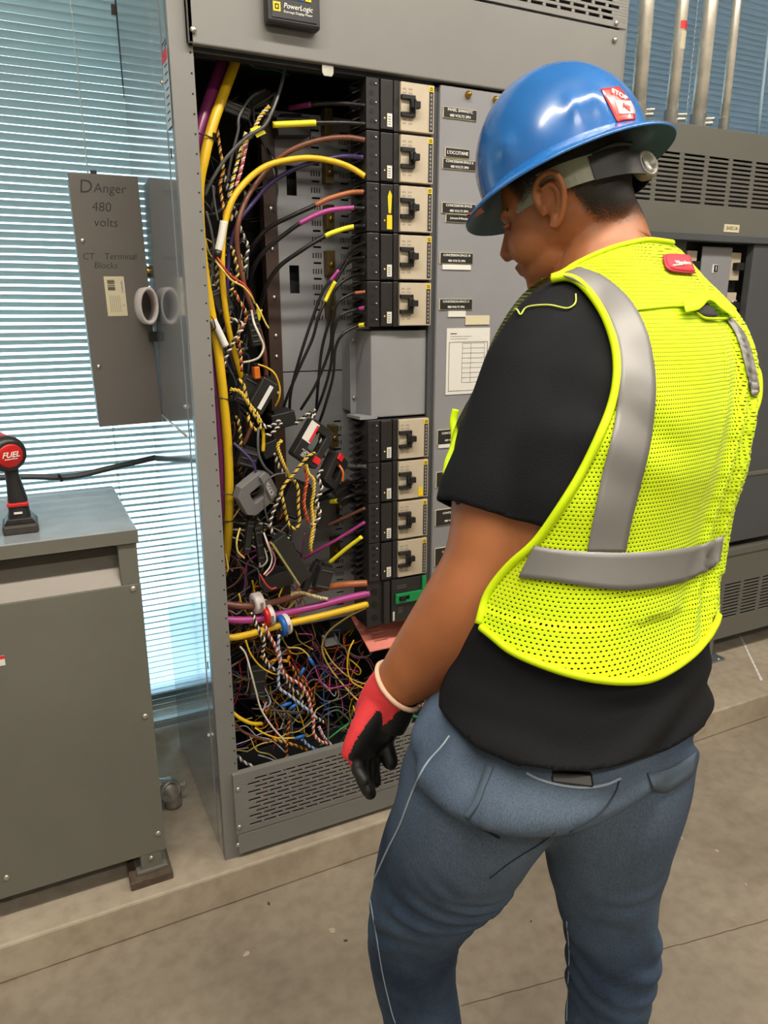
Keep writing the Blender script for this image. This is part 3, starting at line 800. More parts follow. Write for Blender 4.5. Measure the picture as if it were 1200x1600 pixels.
# green handled unit at the bottom of the lower stack
z1 = ztop2 - 4 * PB2 - .002; z0 = z1 - .125
t = thing('circuit_breaker', (XB0, YC, z0), 'black breaker with green toggle surround at the bottom of the lower stack', 'circuit breaker')
m = MB().box(XB0 - .004, XB1, YC + .004, YC + .085, z0, z1).box(XB0 + .040, XB0 + .058, YC - .006, YC + .006, z0 + .004, z1 - .004)
m.box(XB0 + .062, XB1 - .002, YC - .006, YC + .006, z0 + .004, z1 - .002)
m.build('body', BLACK, t, bevel=.0016)
a = MB()
for i in range(3): a.cyl((XB0 + .018, YC + .003, z0 + .025 + i * .036), (XB0 + .018, YC + .0015, z0 + .025 + i * .036), .008, 12)
a.build('lug_holes', BLACKM, t)
MB().plate(XB0 + .072, XB1 - .003, YC - .013, YC - .006, z0 + .058, z0 + .084, [(z0 + .064, z0 + .076, [(XB0 + .082, XB0 + .112)])]).box(XB1 - .014, XB1 - .002, YC - .012, YC - .006, z0 + .084, z1 - .002).build('green_surround', GREEN, t, bevel=.001)
MB().box(XB0 + .084, XB0 + .100, YC - .017, YC - .008, z0 + .065, z0 + .075).build('toggle', BLACKM, t)
MB().box(XB0 + .066, XB0 + .071, YC - .0068, YC - .0058, z0 + .01, z0 + .035).build('sticker', WHITE, t)
a = MB()
for zz in (.098, .104): a.box(XB0 + .078, XB0 + .105, YC - .0066, YC - .0059, z0 + zz, z0 + zz + .002)
for zz in (.03, .036, .042): a.box(XB0 + .082, XB0 + .095, YC - .0066, YC - .0059, z0 + zz, z0 + zz + .002)
a.build('face_print', mat('dim print', '#55554f', .6), t)
# top terminal cover of the lower stack
tcv = MB().prism([(YC + .01, ztop2 + .0), (YC + .09, ztop2 - .002), (YC + .09, ztop2 + .004), (YC + .01, ztop2 + .008)], 0, XB0 - .016, XB0 + .03)
tcv.build('terminal_cover', PLATE, sb)

# ------------------------------------------------------------------ right hand cabinet
YR = 1.82
rc = thing('distribution_cabinet', (2.3, 2.0, PAD), 'dull grey wall-side cabinet with louvres behind the worker', 'electrical cabinet')
def louv(xs, z0, z1, n_, w_):
    rows = []
    for i in range(n_):
        z = z0 + (z1 - z0) * i / n_; rows.append((z, z + (z1 - z0) / n_ * .45, [(x, x + w_) for x in xs]))
    return rows
XR0, XR1 = 1.66, 3.3
MB().plate(XR0, XR1, YR, YR + .004, 1.693, 2.004, louv([1.706 + i * .1075 for i in range(14)], 1.782, 1.930, 11, .088)).build('upper_panel', GREYR, rc, bevel=.001)
MB().box(XR0, XR1, YR + .004, 2.20, 1.995, 2.004).build('top', GREYR, rc)
MB().box(XR0, XR1, YR + .05, YR + .055, 1.70, 1.99).build('louvre_shade_sheet', BLACKM, rc)  # matt black sheet paints the dark behind the upper louvres
MB().box(XR0, XR1, YR - .012, YR + .03, 1.672, 1.694).build('drip_edge', GREYD, rc, bevel=.002)
MB().box(XR0, XR1, 2.1, 2.2, .2, 1.99).build('back', GREYD, rc)
MB().box(XR0, XR0 + .006, YR, 2.2, .2, 2.0).build('left_side', GREYR, rc)
MB().box(XR0, 2.00, YR + .03, YR + .034, .58, 1.672).build('left_cover', GREYD, rc)
MB().box(2.075, 2.215, YR + .028, YR + .034, .58, 1.66).build('inner_cover', GREYP, rc, bevel=.002)
MB().box(2.00, 2.075, YR + .06, YR + .064, .58, 1.672).box(2.215, 2.285, YR + .06, YR + .064, .58, 1.672).build('breaker_bay', BLACKM, rc)
MB().box(2.285, XR1, YR + .0, YR + .03, .60, 1.672).build('door', GREYD, rc, bevel=.003)
MB().plate(XR0, XR1, YR, YR + .004, .203, .545, louv([1.72 + i * .1075 for i in range(14)], .285, .435, 11, .088)).build('lower_panel', GREYR, rc, bevel=.001)
MB().box(XR0, XR1, YR - .006, YR + .03, .545, .575).build('ledge', GREYR, rc, bevel=.003)
MB().box(XR0, XR1, YR - .004, YR + .03, .855, .872).build('ledge', GREYR, rc, bevel=.003)
MB().box(XR0, XR1, YR + .05, YR + .055, .21, .55).build('louvre_shade_sheet', BLACKM, rc)  # same painted dark, behind the lower louvres
MB().box(XR0, XR1, YR, 2.2, .198, .204).build('bottom', GREYR, rc)
pl = MB().box(2.127, 2.198, YR - .002, YR, 1.704, 1.728).build('nameplate', CREAM, rc)
text('lettering', '2H2C1A', (2.163, YR - .0023, 1.716), .015, MARK, pl)
for s, px, py in (('1', 1117, 420), ('5', 1116, 471), ('6', 1147, 476)):
    p = atY(px, py, YR + .027)
    nb = MB().box(p.x - .013, p.x + .011, YR + .0255, YR + .028, p.z - .013, p.z + .014).build('number_plate', WHITE, rc)
    MB().box(p.x - .006, p.x + .0105, YR + .0245, YR + .0256, p.z - .011, p.z + .012).build('plate_face', BLACKM, nb)
    text('lettering', s, (p.x + .002, YR + .024, p.z), .022, TXTW, nb)
for z in (1.60, 1.47, 1.32, 1.17):
    for x in (2.035, 2.245):
        MB().box(x - .022, x + .024, YR + .035, YR + .06, z - .045, z + .045).build('breaker', BEIGE, rc, bevel=.001)
        MB().box(x - .012, x + .026, YR + .018, YR + .036, z - .012, z + .012).build('handle', BLACKM, rc, bevel=.001)
# feet
for x in (2.36, 3.1, 1.8):
    MB().box(x - .02, x + .02, YR + .03, YR + .07, PAD, .2).box(x - .05, x + .05, YR - .01, YR + .09, PAD, PAD + .008).build('foot', mat('galvanised foot', '#8c979c', .35, metal=.7, vary=.1), rc, bevel=.0015)
    screw(rc, (x + .02, YR, PAD + .0085), .008, (0, 0, 1))
# conduits into its top
def conduit(x, r, label, fit=True, mark=False):
    t = thing('conduit', (x, 1.95, 2.004), label, 'conduit', 'steel conduits rising from the right cabinet')
    dx = {1.838: .0, 1.980: .004, 2.100: .003, 2.222: -.003}[x]
    MB().tube([(x, 1.95, 2.004), (x + dx, 1.95, 2.4), (x + dx * 2, 1.95, 3.39)], r, 20).build('pipe', STEEL, t)
    MB().lathe((x, 1.95, 2.004), (0, 0, 1), [(0, r + .006), (.006, r + .006), (.007, r + .003), (.07, r + .003), (.072, r)], 18).build('connector', SCREW, t)
    if fit:
        MB().cyl((x + r - .004, 1.94, 2.062), (x + r + .022, 1.925, 2.062), .0055, 8).cyl((x + r - .004, 1.94, 2.048), (x + r + .018, 1.925, 2.048), .007, 8).build('clamp_screw', SCREW, t)
    if mark:
        z = 2.30
        MB().lathe((x + dx, 1.95, z), (0, 0, 1), [(0, r + .0006), (.022, r + .0006)], 20).build('red_print', REDL, t)
        MB().lathe((x + dx, 1.95, z - .055), (0, 0, 1), [(0, r + .0006), (.05, r + .0006)], 20).build('tan_print', CREAM, t)
    return t
conduit(1.838, .0225, 'thick steel conduit nearest the big cabinet, first of four on the right')
conduit(1.980, .0190, 'steel conduit with red printing, second of the four', mark=True)
conduit(2.100, .0225, 'thick steel conduit third from the big cabinet')
conduit(2.222, .0140, 'thinnest steel conduit, last of the four on the right', fit=False)
p0 = V((2.394, 2.2, 0)); 
t = thing('cable_riser', (2.50, 2.26, 2.0), 'thin pale tube beside the blind at the far right edge', 'conduit')
MB().tube([atY(1184, 212, 2.05), atY(1190, 150, 2.05), atY(1200, 60, 2.05), atY(1212, -60, 2.05)], .006, 10).build('pipe', mat('pale blue tube', '#9fb9c8', .4), t)
# ------------------------------------------------------------------ cables
def cm(name, c, r=.33, **k): return mat('cable ' + name, c, r, vary=.06, scale=12, **k)
CY = cm('yellow', '#d9b11c'); CYB = cm('bright yellow tape', '#e9df2b'); CP = cm('purple', '#7d2f62', .25); CB = cm('brown', '#6f4535'); CBO = cm('orange brown', '#a5613a')
CV = cm('violet', '#3b3060'); CK = cm('black', '#161617'); CG = cm('grey', '#4f5152'); CM = cm('magenta', '#a23b85'); CW = cm('white', '#d3cdc0'); CR_ = cm('red', '#b3302b')
CO = cm('orange', '#c3671f'); CPY = cm('pale yellow', '#cdb55c'); CGN = cm('green', '#1f8a4a'); CBL = cm('blue', '#2a62a8'); CWB = cm('white blue', '#aab6c8'); CPK = cm('pink', '#c07a8a')
def xyz(pts): return [atY(a, b, c) for a, b, c in pts]
def cable(name, pts, r, mats, label, cat='cable', group=None, mif=None, sub=10, parts=(), n=10):
    """pts: (px, py, Y) inside the cabinet; parts: (t0, t1, radius scale, material, part name) sleeves along it"""
    pp = spline(xyz(pts), sub)
    m = MB().tube(pp, r, n, mif=mif)
    o = m.build(name, mats)
    tag(o, label, cat, group)
    L = len(pp) - 1
    for t0, t1, rs, mm, nm in parts:
        a, b = int(t0 * L), max(int(t1 * L), int(t0 * L) + 1)
        seg = pp[a:b + 1]
        MB().tube(seg, r * rs, n).build(nm, mm, o)
    return o
cable('power_cable', [(376, 40, 1.72), (372, 82, 1.71), (352, 140, 1.68), (334, 190, 1.66), (321, 240, 1.65), (311, 300, 1.65), (316, 400, 1.65), (328, 480, 1.65), (340, 545, 1.65), (349, 620, 1.65), (356, 700, 1.655), (358, 770, 1.66), (356, 840, 1.68), (348, 900, 1.72)], .0108, CY,
      'thick yellow cable running down the left side behind the post', 'cable')
cable('power_cable', [(356, 40, 1.74), (350, 85, 1.73), (333, 140, 1.70), (315, 195, 1.68), (302, 245, 1.67), (295, 330, 1.67), (300, 430, 1.67), (320, 500, 1.67), (331, 570, 1.67), (341, 650, 1.67), (346, 740, 1.675), (348, 820, 1.69), (338, 880, 1.74)], .0128, CP,
      'thick purple cable beside the yellow one down the left side', 'cable')
for (px, py, sz) in ((321, 215, .022), (349, 622, .022), (354, 770, .021)):
    c_ = atY(px, py, 1.657)
    m = MB(); ring = []
    for k in range(21):
        a = 2 * math.pi * k / 20; ring.append(c_ + V((math.cos(a) * sz * 1.0, math.sin(a) * .017, math.cos(a) * -.006)))
    m.tube(ring, .0014, 6); m.cyl(c_ + V((sz * .6, -.016, -.004)), c_ + V((sz * .6, -.022, .006)), .003, 6)
    tag(m.build('cable_tie', BLACK), {215: 'black tie round the thick cables near the top of the opening', 622: 'middle black tie round the thick yellow and purple cables', 770: 'lowest black tie round the thick yellow and purple cables'}[py], 'cable tie')
YT_ = 1.60
cable('breaker_cable', [(571, 276, YT_), (548, 262, 1.62), (520, 252, 1.63), (485, 247, 1.65), (450, 250, 1.66), (415, 260, 1.66), (385, 283, 1.66), (362, 315, 1.65), (350, 360, 1.65), (347, 420, 1.65), (352, 480, 1.66), (362, 535, 1.68), (379, 595, 1.70)], .0066, CY,
      'yellow cable arching from the second breaker and dropping down the left side', 'cable')
cable('breaker_cable', [(571, 219, YT_), (545, 215, 1.62), (510, 217, 1.64), (470, 228, 1.66), (435, 248, 1.68), (402, 285, 1.69), (383, 315, 1.68), (371, 355, 1.67), (372, 400, 1.68), (384, 455, 1.69), (400, 500, 1.71), (412, 545, 1.72), (417, 605, 1.74)], .0058, [CB],
      'brown cable arching from the second breaker to the lower left', 'cable')
cable('breaker_cable', [(568, 246, YT_), (540, 244, 1.63), (505, 250, 1.65), (465, 262, 1.67), (425, 285, 1.69), (397, 315, 1.70), (370, 352, 1.69), (358, 400, 1.69), (355, 460, 1.69), (357, 520, 1.71), (360, 580, 1.73)], .0048, [CV],
      'dark violet cable under the yellow arch', 'cable')
cable('breaker_cable', [(571, 300, YT_), (548, 301, 1.62), (515, 310, 1.63), (490, 322, 1.64), (455, 338, 1.66), (420, 356, 1.69), (395, 384, 1.72), (380, 415, 1.76), (372, 460, 1.80)], .0050, CK,
      'black cable with an orange brown taped end at the third breaker', parts=((0.02, .37, 1.12, CBO, 'brown_sleeve'),))
cable('breaker_cable', [(570, 326, YT_), (548, 325, 1.62), (510, 330, 1.63), (474, 346, 1.64), (445, 366, 1.66), (410, 396, 1.69), (392, 430, 1.73), (384, 470, 1.78)], .0050, CK,
      'black cable with a magenta taped end at the third breaker', parts=((0.12, .46, 1.12, CM, 'magenta_sleeve'),))
cable('breaker_cable', [(571, 353, YT_), (553, 354, 1.62), (530, 360, 1.63), (508, 369, 1.64), (470, 392, 1.66), (435, 418, 1.69), (415, 450, 1.72), (407, 478, 1.75), (402, 500, 1.76)], .0048, CK,
      'black cable with a yellow taped end curving down from the third breaker', parts=((0.13, .38, 1.15, CYB, 'yellow_sleeve'), (.9, 1, 1.5, CYB, 'lower_yellow_sleeve')))
cable('breaker_cable', [(572, 165, YT_), (540, 162, 1.63), (500, 162, 1.66), (470, 166, 1.70), (446, 170, 1.76)], .0048, CK,
      'uppermost black cable, purple at its left end', parts=((.62, .93, 1.2, CP, 'purple_sleeve'),))
cable('breaker_cable', [(572, 194, YT_), (540, 192, 1.62), (500, 192, 1.63), (470, 193, 1.64), (426, 195, 1.65)], .0048, CK,
      'straight black cable with a bright yellow left end, below the uppermost one', parts=((.55, 1, 1.35, CYB, 'yellow_sleeve'),))
low = [
 ([(571, 378, YT_), (548, 392, 1.63), (527, 425, 1.64), (505, 455, 1.65), (484, 510, 1.66), (468, 560, 1.67), (455, 610, 1.69), (452, 648, 1.71)], ((.28, .36, 1.1, CM, 'magenta_sleeve'),), 'thin black cable from the fourth breaker with a short magenta section, leftmost of the bundle'),
 ([(570, 402, YT_), (545, 408, 1.63), (524, 440, 1.64), (512, 463, 1.65), (498, 494, 1.65), (488, 530, 1.66), (470, 570, 1.67), (448, 622, 1.70), (440, 650, 1.72)], ((.26, .42, 1.3, CYB, 'yellow_sleeve'),), 'thin black cable with a long yellow section below the fourth breaker'),
 ([(570, 428, YT_), (548, 432, 1.63), (522, 455, 1.64), (514, 500, 1.65), (503, 545, 1.66), (498, 590, 1.67), (494, 640, 1.70)], (), 'thin black cable dropping almost straight from the fourth breaker'),
 ([(571, 456, YT_), (548, 460, 1.62), (526, 475, 1.63), (519, 505, 1.64), (515, 545, 1.65), (494, 600, 1.67), (470, 640, 1.70)], ((.0, .12, 1.05, CBO, 'brown_sleeve'),), 'thin black cable with a brown tip from the fifth breaker'),
 ([(571, 481, YT_), (555, 484, 1.62), (532, 494, 1.63), (521, 520, 1.64), (517, 570, 1.65), (503, 620, 1.67), (488, 655, 1.70)], ((.02, .11, 1.35, CM, 'magenta_sleeve'),), 'thin black cable with a magenta tip from the fifth breaker'),
 ([(571, 507, YT_), (557, 510, 1.62), (536, 522, 1.62), (524, 545, 1.63), (520, 590, 1.64), (506, 640, 1.67), (497, 665, 1.69)], ((.02, .13, 1.45, CYB, 'yellow_sleeve'),), 'thin black cable with a yellow tip at the foot of the upper stack')]
for pts, pr, lb_ in low: cable('breaker_cable', pts, .0036, CK, lb_, parts=pr)
cable('breaker_cable', [(573, 729, YT_), (545, 729, 1.65), (520, 732, 1.68), (500, 738, 1.72)], .0052, CG, 'grey black cable entering the top breaker of the lower stack')
cable('breaker_cable', [(574, 751, YT_), (550, 753, 1.65), (525, 762, 1.68), (505, 772, 1.72)], .0046, CK, 'black cable entering the second lower breaker')
cable('breaker_cable', [(574, 770, YT_), (556, 772, 1.64), (530, 782, 1.66), (510, 784, 1.70)], .0050, CK, 'black cable with a yellow band beside the second lower breaker', parts=((.72, 1, 1.2, CYB, 'yellow_sleeve'),))
cable('breaker_cable', [(570, 794, YT_), (545, 806, 1.64), (510, 822, 1.69)], .0040, CB, 'short straight brown cable into the third lower breaker')
cable('breaker_cable', [(570, 816, YT_), (535, 838, 1.64), (500, 858, 1.68), (476, 872, 1.72)], .0042, CM, 'long straight magenta cable slanting from the third lower breaker')
cable('breaker_cable', [(565, 839, YT_), (540, 858, 1.63), (515, 879, 1.66)], .0052, CYB, 'short bright yellow cable slanting below the magenta one')
cable('feeder_cable', [(574, 911, 1.60), (545, 913, 1.62), (515, 917, 1.65), (480, 925, 1.66), (445, 936, 1.655), (410, 945, 1.65), (380, 947, 1.65), (348, 943, 1.66)], .0088, [CB, CBO], 'thick brown feeder cable, upper of the three crossing at the bottom', mif=lambda t: 1 if t < .33 else 0)
cable('feeder_cable', [(577, 927, 1.60), (545, 934, 1.61), (500, 946, 1.63), (455, 956, 1.64), (415, 965, 1.64), (385, 969, 1.64), (345, 968, 1.65)], .0092, CM, 'thick magenta feeder cable, middle of the three crossing at the bottom', parts=((.86, 1, .9, CR_, 'red_section'),))
cable('feeder_cable', [(574, 944, 1.60), (540, 953, 1.60), (500, 963, 1.61), (460, 972, 1.62), (420, 982, 1.63), (390, 991, 1.63), (365, 996, 1.63), (345, 996, 1.64)], .0088, CY, 'thick yellow feeder cable, lowest of the three crossing at the bottom')
cable('branch_wire', [(576, 948, 1.60), (545, 963, 1.61), (515, 985, 1.63), (504, 1005, 1.65), (506, 1025, 1.66), (520, 1050, 1.66), (545, 1080, 1.64), (560, 1095, 1.63)], .0024, CPY, 'thin yellow wire dropping from the bottom breaker towards the glove', 'wire')
# ring sensors on the three feeders
def ring_ct(px, py, y, ax, m2, label):
    c_ = atY(px, py, y); ax = V(ax).normalized()
    m = MB().lathe(c_, ax, [(-.011, .0115), (-.011, .0255), (-.009, .0265), (.009, .0265), (.011, .0255), (.011, .0115), (-.011, .0115)], 26)
    o = m.build('ring_sensor', PVC); tag(o, label, 'current sensor')
    if m2: MB().lathe(c_, ax, [(-.0118, .0118), (-.0118, .0258), (-.009, .0270), (-.001, .0270), (-.001, .0264)], 26).build('coloured_cap', m2, o)
    MB().obox(c_ + ax * .001 + V((.0, -.0265, 0)) + ax * .003, ax * .004, V((0, .0006, 0)), V((0, 0, .008))).build('print', mat('sensor print', '#77726c', .6), o)
ring_ct(402, 942, 1.648, (1, .12, .05), None, 'plain white ring sensor around the brown feeder cable')
ring_ct(418, 962, 1.636, (1, .12, .05), REDM, 'white ring sensor with red face around the magenta feeder cable')
ring_ct(444, 976, 1.622, (1, .12, .10), BLUE, 'white ring sensor with blue face around the yellow feeder cable')

# ------------------------------------------------------------------ twisted pairs
def twisted(pts, mats, label, r=.0017, group=None, turn=.0165, strands=2, amp=None, loose=0.0):
    pp = spline(xyz(pts), 10)
    # resample by length
    L = [0]
    for a, b in zip(pp, pp[1:]): L.append(L[-1] + (b - a).length)
    N = max(8, int(L[-1] / .0022)); out = []; j = 0
    for i in range(N + 1):
        s = L[-1] * i / N
        while j < len(pp) - 2 and L[j + 1] < s: j += 1
        t = (s - L[j]) / max(1e-9, L[j + 1] - L[j]); out.append(pp[j].lerp(pp[j + 1], t))
    t0 = (out[1] - out[0]).normalized(); a = t0.orthogonal().normalized(); fr = []
    for i in range(N + 1):
        t = (out[min(i + 1, N)] - out[max(i - 1, 0)]).normalized(); a = (a - t * a.dot(t)).normalized(); fr.append((a.copy(), t.cross(a)))
    o = None; am = amp or r * 1.05
    for k in range(strands):
        q = []
        for i in range(N + 1):
            ang = L[-1] * i / N / turn * 2 * math.pi + k * 2 * math.pi / strands
            q.append(out[i] + fr[i][0] * (am * math.cos(ang)) + fr[i][1] * (am * math.sin(ang)))
        m = MB().tube(q, r, 6)
        if o is None:
            o = tag(m.build('twisted_wires', mats[0]), label, 'twisted wires', group)
        else: m.build('strand', mats[k % len(mats)], o)
    return o
YK = [CY, CK]; WK = [CW, CK]; WP = [CPY, CK]
TW = [
 ([(339, 200, 1.70), (344, 235, 1.69), (349, 265, 1.68), (344, 290, 1.68), (350, 330, 1.67), (350, 350, 1.67)], [CPY, CO, CK], 'yellow and orange twisted wires hanging beside the thick cables at the top'),
 ([(347, 255, 1.70), (352, 280, 1.70), (358, 305, 1.69), (362, 340, 1.69)], WK, 'black and white twisted wires right of the yellow twisted ones near the top'),
 ([(384, 207, 1.67), (376, 235, 1.67), (368, 265, 1.66), (362, 290, 1.66), (358, 320, 1.67), (362, 345, 1.68)], [CY, CK, CW], 'yellow twisted wires just left of the arching yellow cable'),
 ([(387, 216, 1.66), (382, 240, 1.66), (376, 268, 1.66), (368, 292, 1.665)], [CPK, CW, CR_], 'pink and white twisted wires running into the yellow arch'),
 ([(421, 166, 1.65), (407, 182, 1.65), (398, 200, 1.65), (384, 222, 1.66), (378, 250, 1.67)], [CW, CY], 'white and yellow twisted wires with a yellow flag near the top'),
 ([(367, 323, 1.70), (371, 345, 1.70), (381, 370, 1.70), (387, 385, 1.70), (385, 405, 1.70), (382, 425, 1.70)], WK, 'black and white twisted wires just right of the brown cable'),
 ([(362, 385, 1.68), (366, 400, 1.67), (371, 430, 1.67), (362, 450, 1.67), (360, 462, 1.68)], WP, 'short yellow black twist between the violet and brown cables'),
 ([(338, 405, 1.665), (339, 425, 1.665), (339, 445, 1.67), (342, 460, 1.67)], WK, 'short black and white twist under the white label sleeve'),
 ([(367, 455, 1.66), (374, 470, 1.65), (383, 485, 1.65), (384, 500, 1.66), (376, 515, 1.66), (372, 530, 1.66), (375, 545, 1.67), (378, 580, 1.67)], [CPY, CK, CR_], 'messy yellow twist hanging over the black clamp blocks'),
 ([(355, 505, 1.67), (368, 500, 1.66), (380, 510, 1.66), (370, 525, 1.66), (352, 560, 1.67), (352, 575, 1.67)], WK, 'black and white twist around the white label tube'),
 ([(372, 592, 1.65), (380, 600, 1.64), (385, 620, 1.64), (392, 640, 1.64), (402, 655, 1.64), (407, 668, 1.64), (400, 672, 1.64), (390, 660, 1.64), (388, 645, 1.65)], [CY, CPY, CK], 'yellow twisted wires looping just right of the middle cable tie'),
 ([(360, 608, 1.65), (375, 612, 1.64), (388, 630, 1.64), (400, 645, 1.64), (408, 660, 1.64), (415, 668, 1.65)], [CY, CPY], 'second yellow twist crossing the loop right of the tie'),
 ([(397, 640, 1.64), (405, 655, 1.64), (414, 667, 1.64), (425, 665, 1.65), (437, 657, 1.66)], WK, 'black and white twist from the loop towards the labelled sensor'),
 ([(416, 680, 1.64), (424, 678, 1.64), (432, 670, 1.65), (440, 662, 1.66)], WK, 'short black white twist under the other near the labelled sensor'),
 ([(370, 650, 1.67), (374, 665, 1.66), (376, 690, 1.66), (375, 715, 1.67), (376, 740, 1.68)], WP, 'yellow black twist hanging beside the thick yellow cable'),
 ([(440, 688, 1.62), (434, 697, 1.62), (438, 712, 1.62), (444, 727, 1.62), (450, 740, 1.63), (455, 750, 1.64)], [CY, CPY], 'short yellow twist left of the labelled sensor'),
 ([(430, 708, 1.63), (433, 722, 1.63), (440, 735, 1.63), (450, 745, 1.64)], WK, 'black white twist left of the short yellow twist'),
 ([(492, 708, 1.60), (483, 712, 1.59), (470, 726, 1.59), (458, 742, 1.59), (447, 754, 1.59), (440, 768, 1.59), (443, 786, 1.59), (447, 805, 1.60), (452, 820, 1.60), (462, 826, 1.60), (468, 815, 1.60), (466, 790, 1.60), (466, 765, 1.60), (460, 750, 1.60)], [CY, CPY, CK], 'long yellow twist looping down in front of the sensors'),
 ([(440, 770, 1.61), (433, 785, 1.61), (427, 800, 1.61), (422, 820, 1.61), (428, 836, 1.61), (440, 842, 1.61), (455, 838, 1.61)], WK, 'black and white twist looping beside the long yellow one'),
 ([(478, 726, 1.60), (482, 740, 1.60), (490, 750, 1.60), (490, 770, 1.60), (487, 790, 1.60), (489, 820, 1.60), (485, 850, 1.60), (486, 862, 1.61)], [CY, CPY], 'yellow twist hanging straight in the centre'),
 ([(503, 734, 1.61), (497, 745, 1.60), (503, 765, 1.60), (494, 782, 1.60), (500, 800, 1.60), (495, 815, 1.60), (484, 822, 1.60)], WK, 'black and white twist right of the straight yellow one'),
 ([(493, 640, 1.65), (488, 660, 1.64), (498, 680, 1.63), (503, 700, 1.63), (506, 715, 1.63)], WK, 'black and white twist over the right shoulder of the labelled sensor'),
 ([(462, 662, 1.65), (475, 652, 1.64), (485, 645, 1.64), (488, 655, 1.64)], WK, 'black and white twist at the top of the labelled sensor'),
 ([(476, 730, 1.61), (480, 748, 1.60), (477, 765, 1.60), (475, 785, 1.60), (477, 800, 1.60), (482, 818, 1.61)], [CO, CR_], 'orange and red twist hanging in the centre'),
 ([(497, 785, 1.62), (492, 800, 1.62), (490, 830, 1.62), (485, 855, 1.62)], [CY, CW], 'short yellow white twist beside the orange one'),
 ([(455, 928, 1.62), (470, 926, 1.62), (485, 930, 1.62), (500, 934, 1.62), (512, 936, 1.62)], [CPY, CW], 'pale yellow twist lying on the brown feeder cable'),
 ([(394, 957, 1.60), (400, 975, 1.60), (407, 990, 1.60), (413, 1002, 1.60), (411, 1020, 1.61), (420, 1040, 1.61), (437, 1050, 1.61)], WK, 'black and white twist from the white ring sensor'),
 ([(412, 975, 1.60), (420, 992, 1.60), (430, 1010, 1.60), (436, 1028, 1.60), (442, 1050, 1.60), (455, 1062, 1.60), (467, 1068, 1.60), (480, 1085, 1.60), (485, 1105, 1.60), (490, 1125, 1.60), (490, 1145, 1.60), (500, 1158, 1.60), (512, 1162, 1.61)], [CW, CR_], 'red and white twist from the red faced ring sensor to the grille'),
 ([(436, 992, 1.60), (435, 1010, 1.60), (438, 1030, 1.60), (435, 1055, 1.60), (437, 1075, 1.60), (450, 1085, 1.60), (463, 1095, 1.60), (475, 1105, 1.60), (487, 1112, 1.60), (492, 1120, 1.60)], [CWB, CBL, CW], 'blue and white twist from the blue faced ring sensor'),
 ([(440, 1050, 1.61), (455, 1075, 1.61), (468, 1085, 1.61), (473, 1100, 1.61), (482, 1112, 1.61), (495, 1122, 1.61), (505, 1128, 1.62)], WK, 'black and white twist alongside the red white one near the bottom'),
 ([(447, 1030, 1.64), (458, 1045, 1.63), (464, 1058, 1.63), (478, 1070, 1.63), (486, 1085, 1.63), (490, 1098, 1.63), (485, 1110, 1.63)], [CO, CK], 'orange and black twist behind the white twisted wires'),
 ([(408, 1025, 1.64), (420, 1035, 1.63), (432, 1030, 1.63), (447, 1033, 1.63), (452, 1025, 1.63)], [CO, CY], 'orange yellow twist in the upper part of the bottom tangle'),
 ([(452, 1120, 1.62), (450, 1140, 1.62), (448, 1165, 1.62), (447, 1190, 1.62)], [CO, CK], 'orange black twist hanging to the grille'),
 ([(425, 1155, 1.62), (445, 1160, 1.62), (462, 1165, 1.62), (480, 1172, 1.62)], [CO, CK, CY], 'orange twist lying along the top of the grille'),
 ([(472, 1155, 1.61), (482, 1165, 1.61), (495, 1172, 1.61)], [CWB, CBL], 'short blue white twist at the grille'),
 ([(498, 1135, 1.62), (505, 1150, 1.62), (515, 1162, 1.62), (520, 1170, 1.62)], [CPK, CW], 'pink white twist ending at the grille top'),
 ([(370, 1180, 1.64), (380, 1190, 1.63), (393, 1197, 1.62), (400, 1205, 1.62)], [CW, CG], 'grey white twist in the bottom left corner'),
]
for pts, ms, lb_ in TW:
    twisted(pts, ms, lb_, r=.0023 if len(ms) < 3 else .0020, strands=max(2, len(ms)))
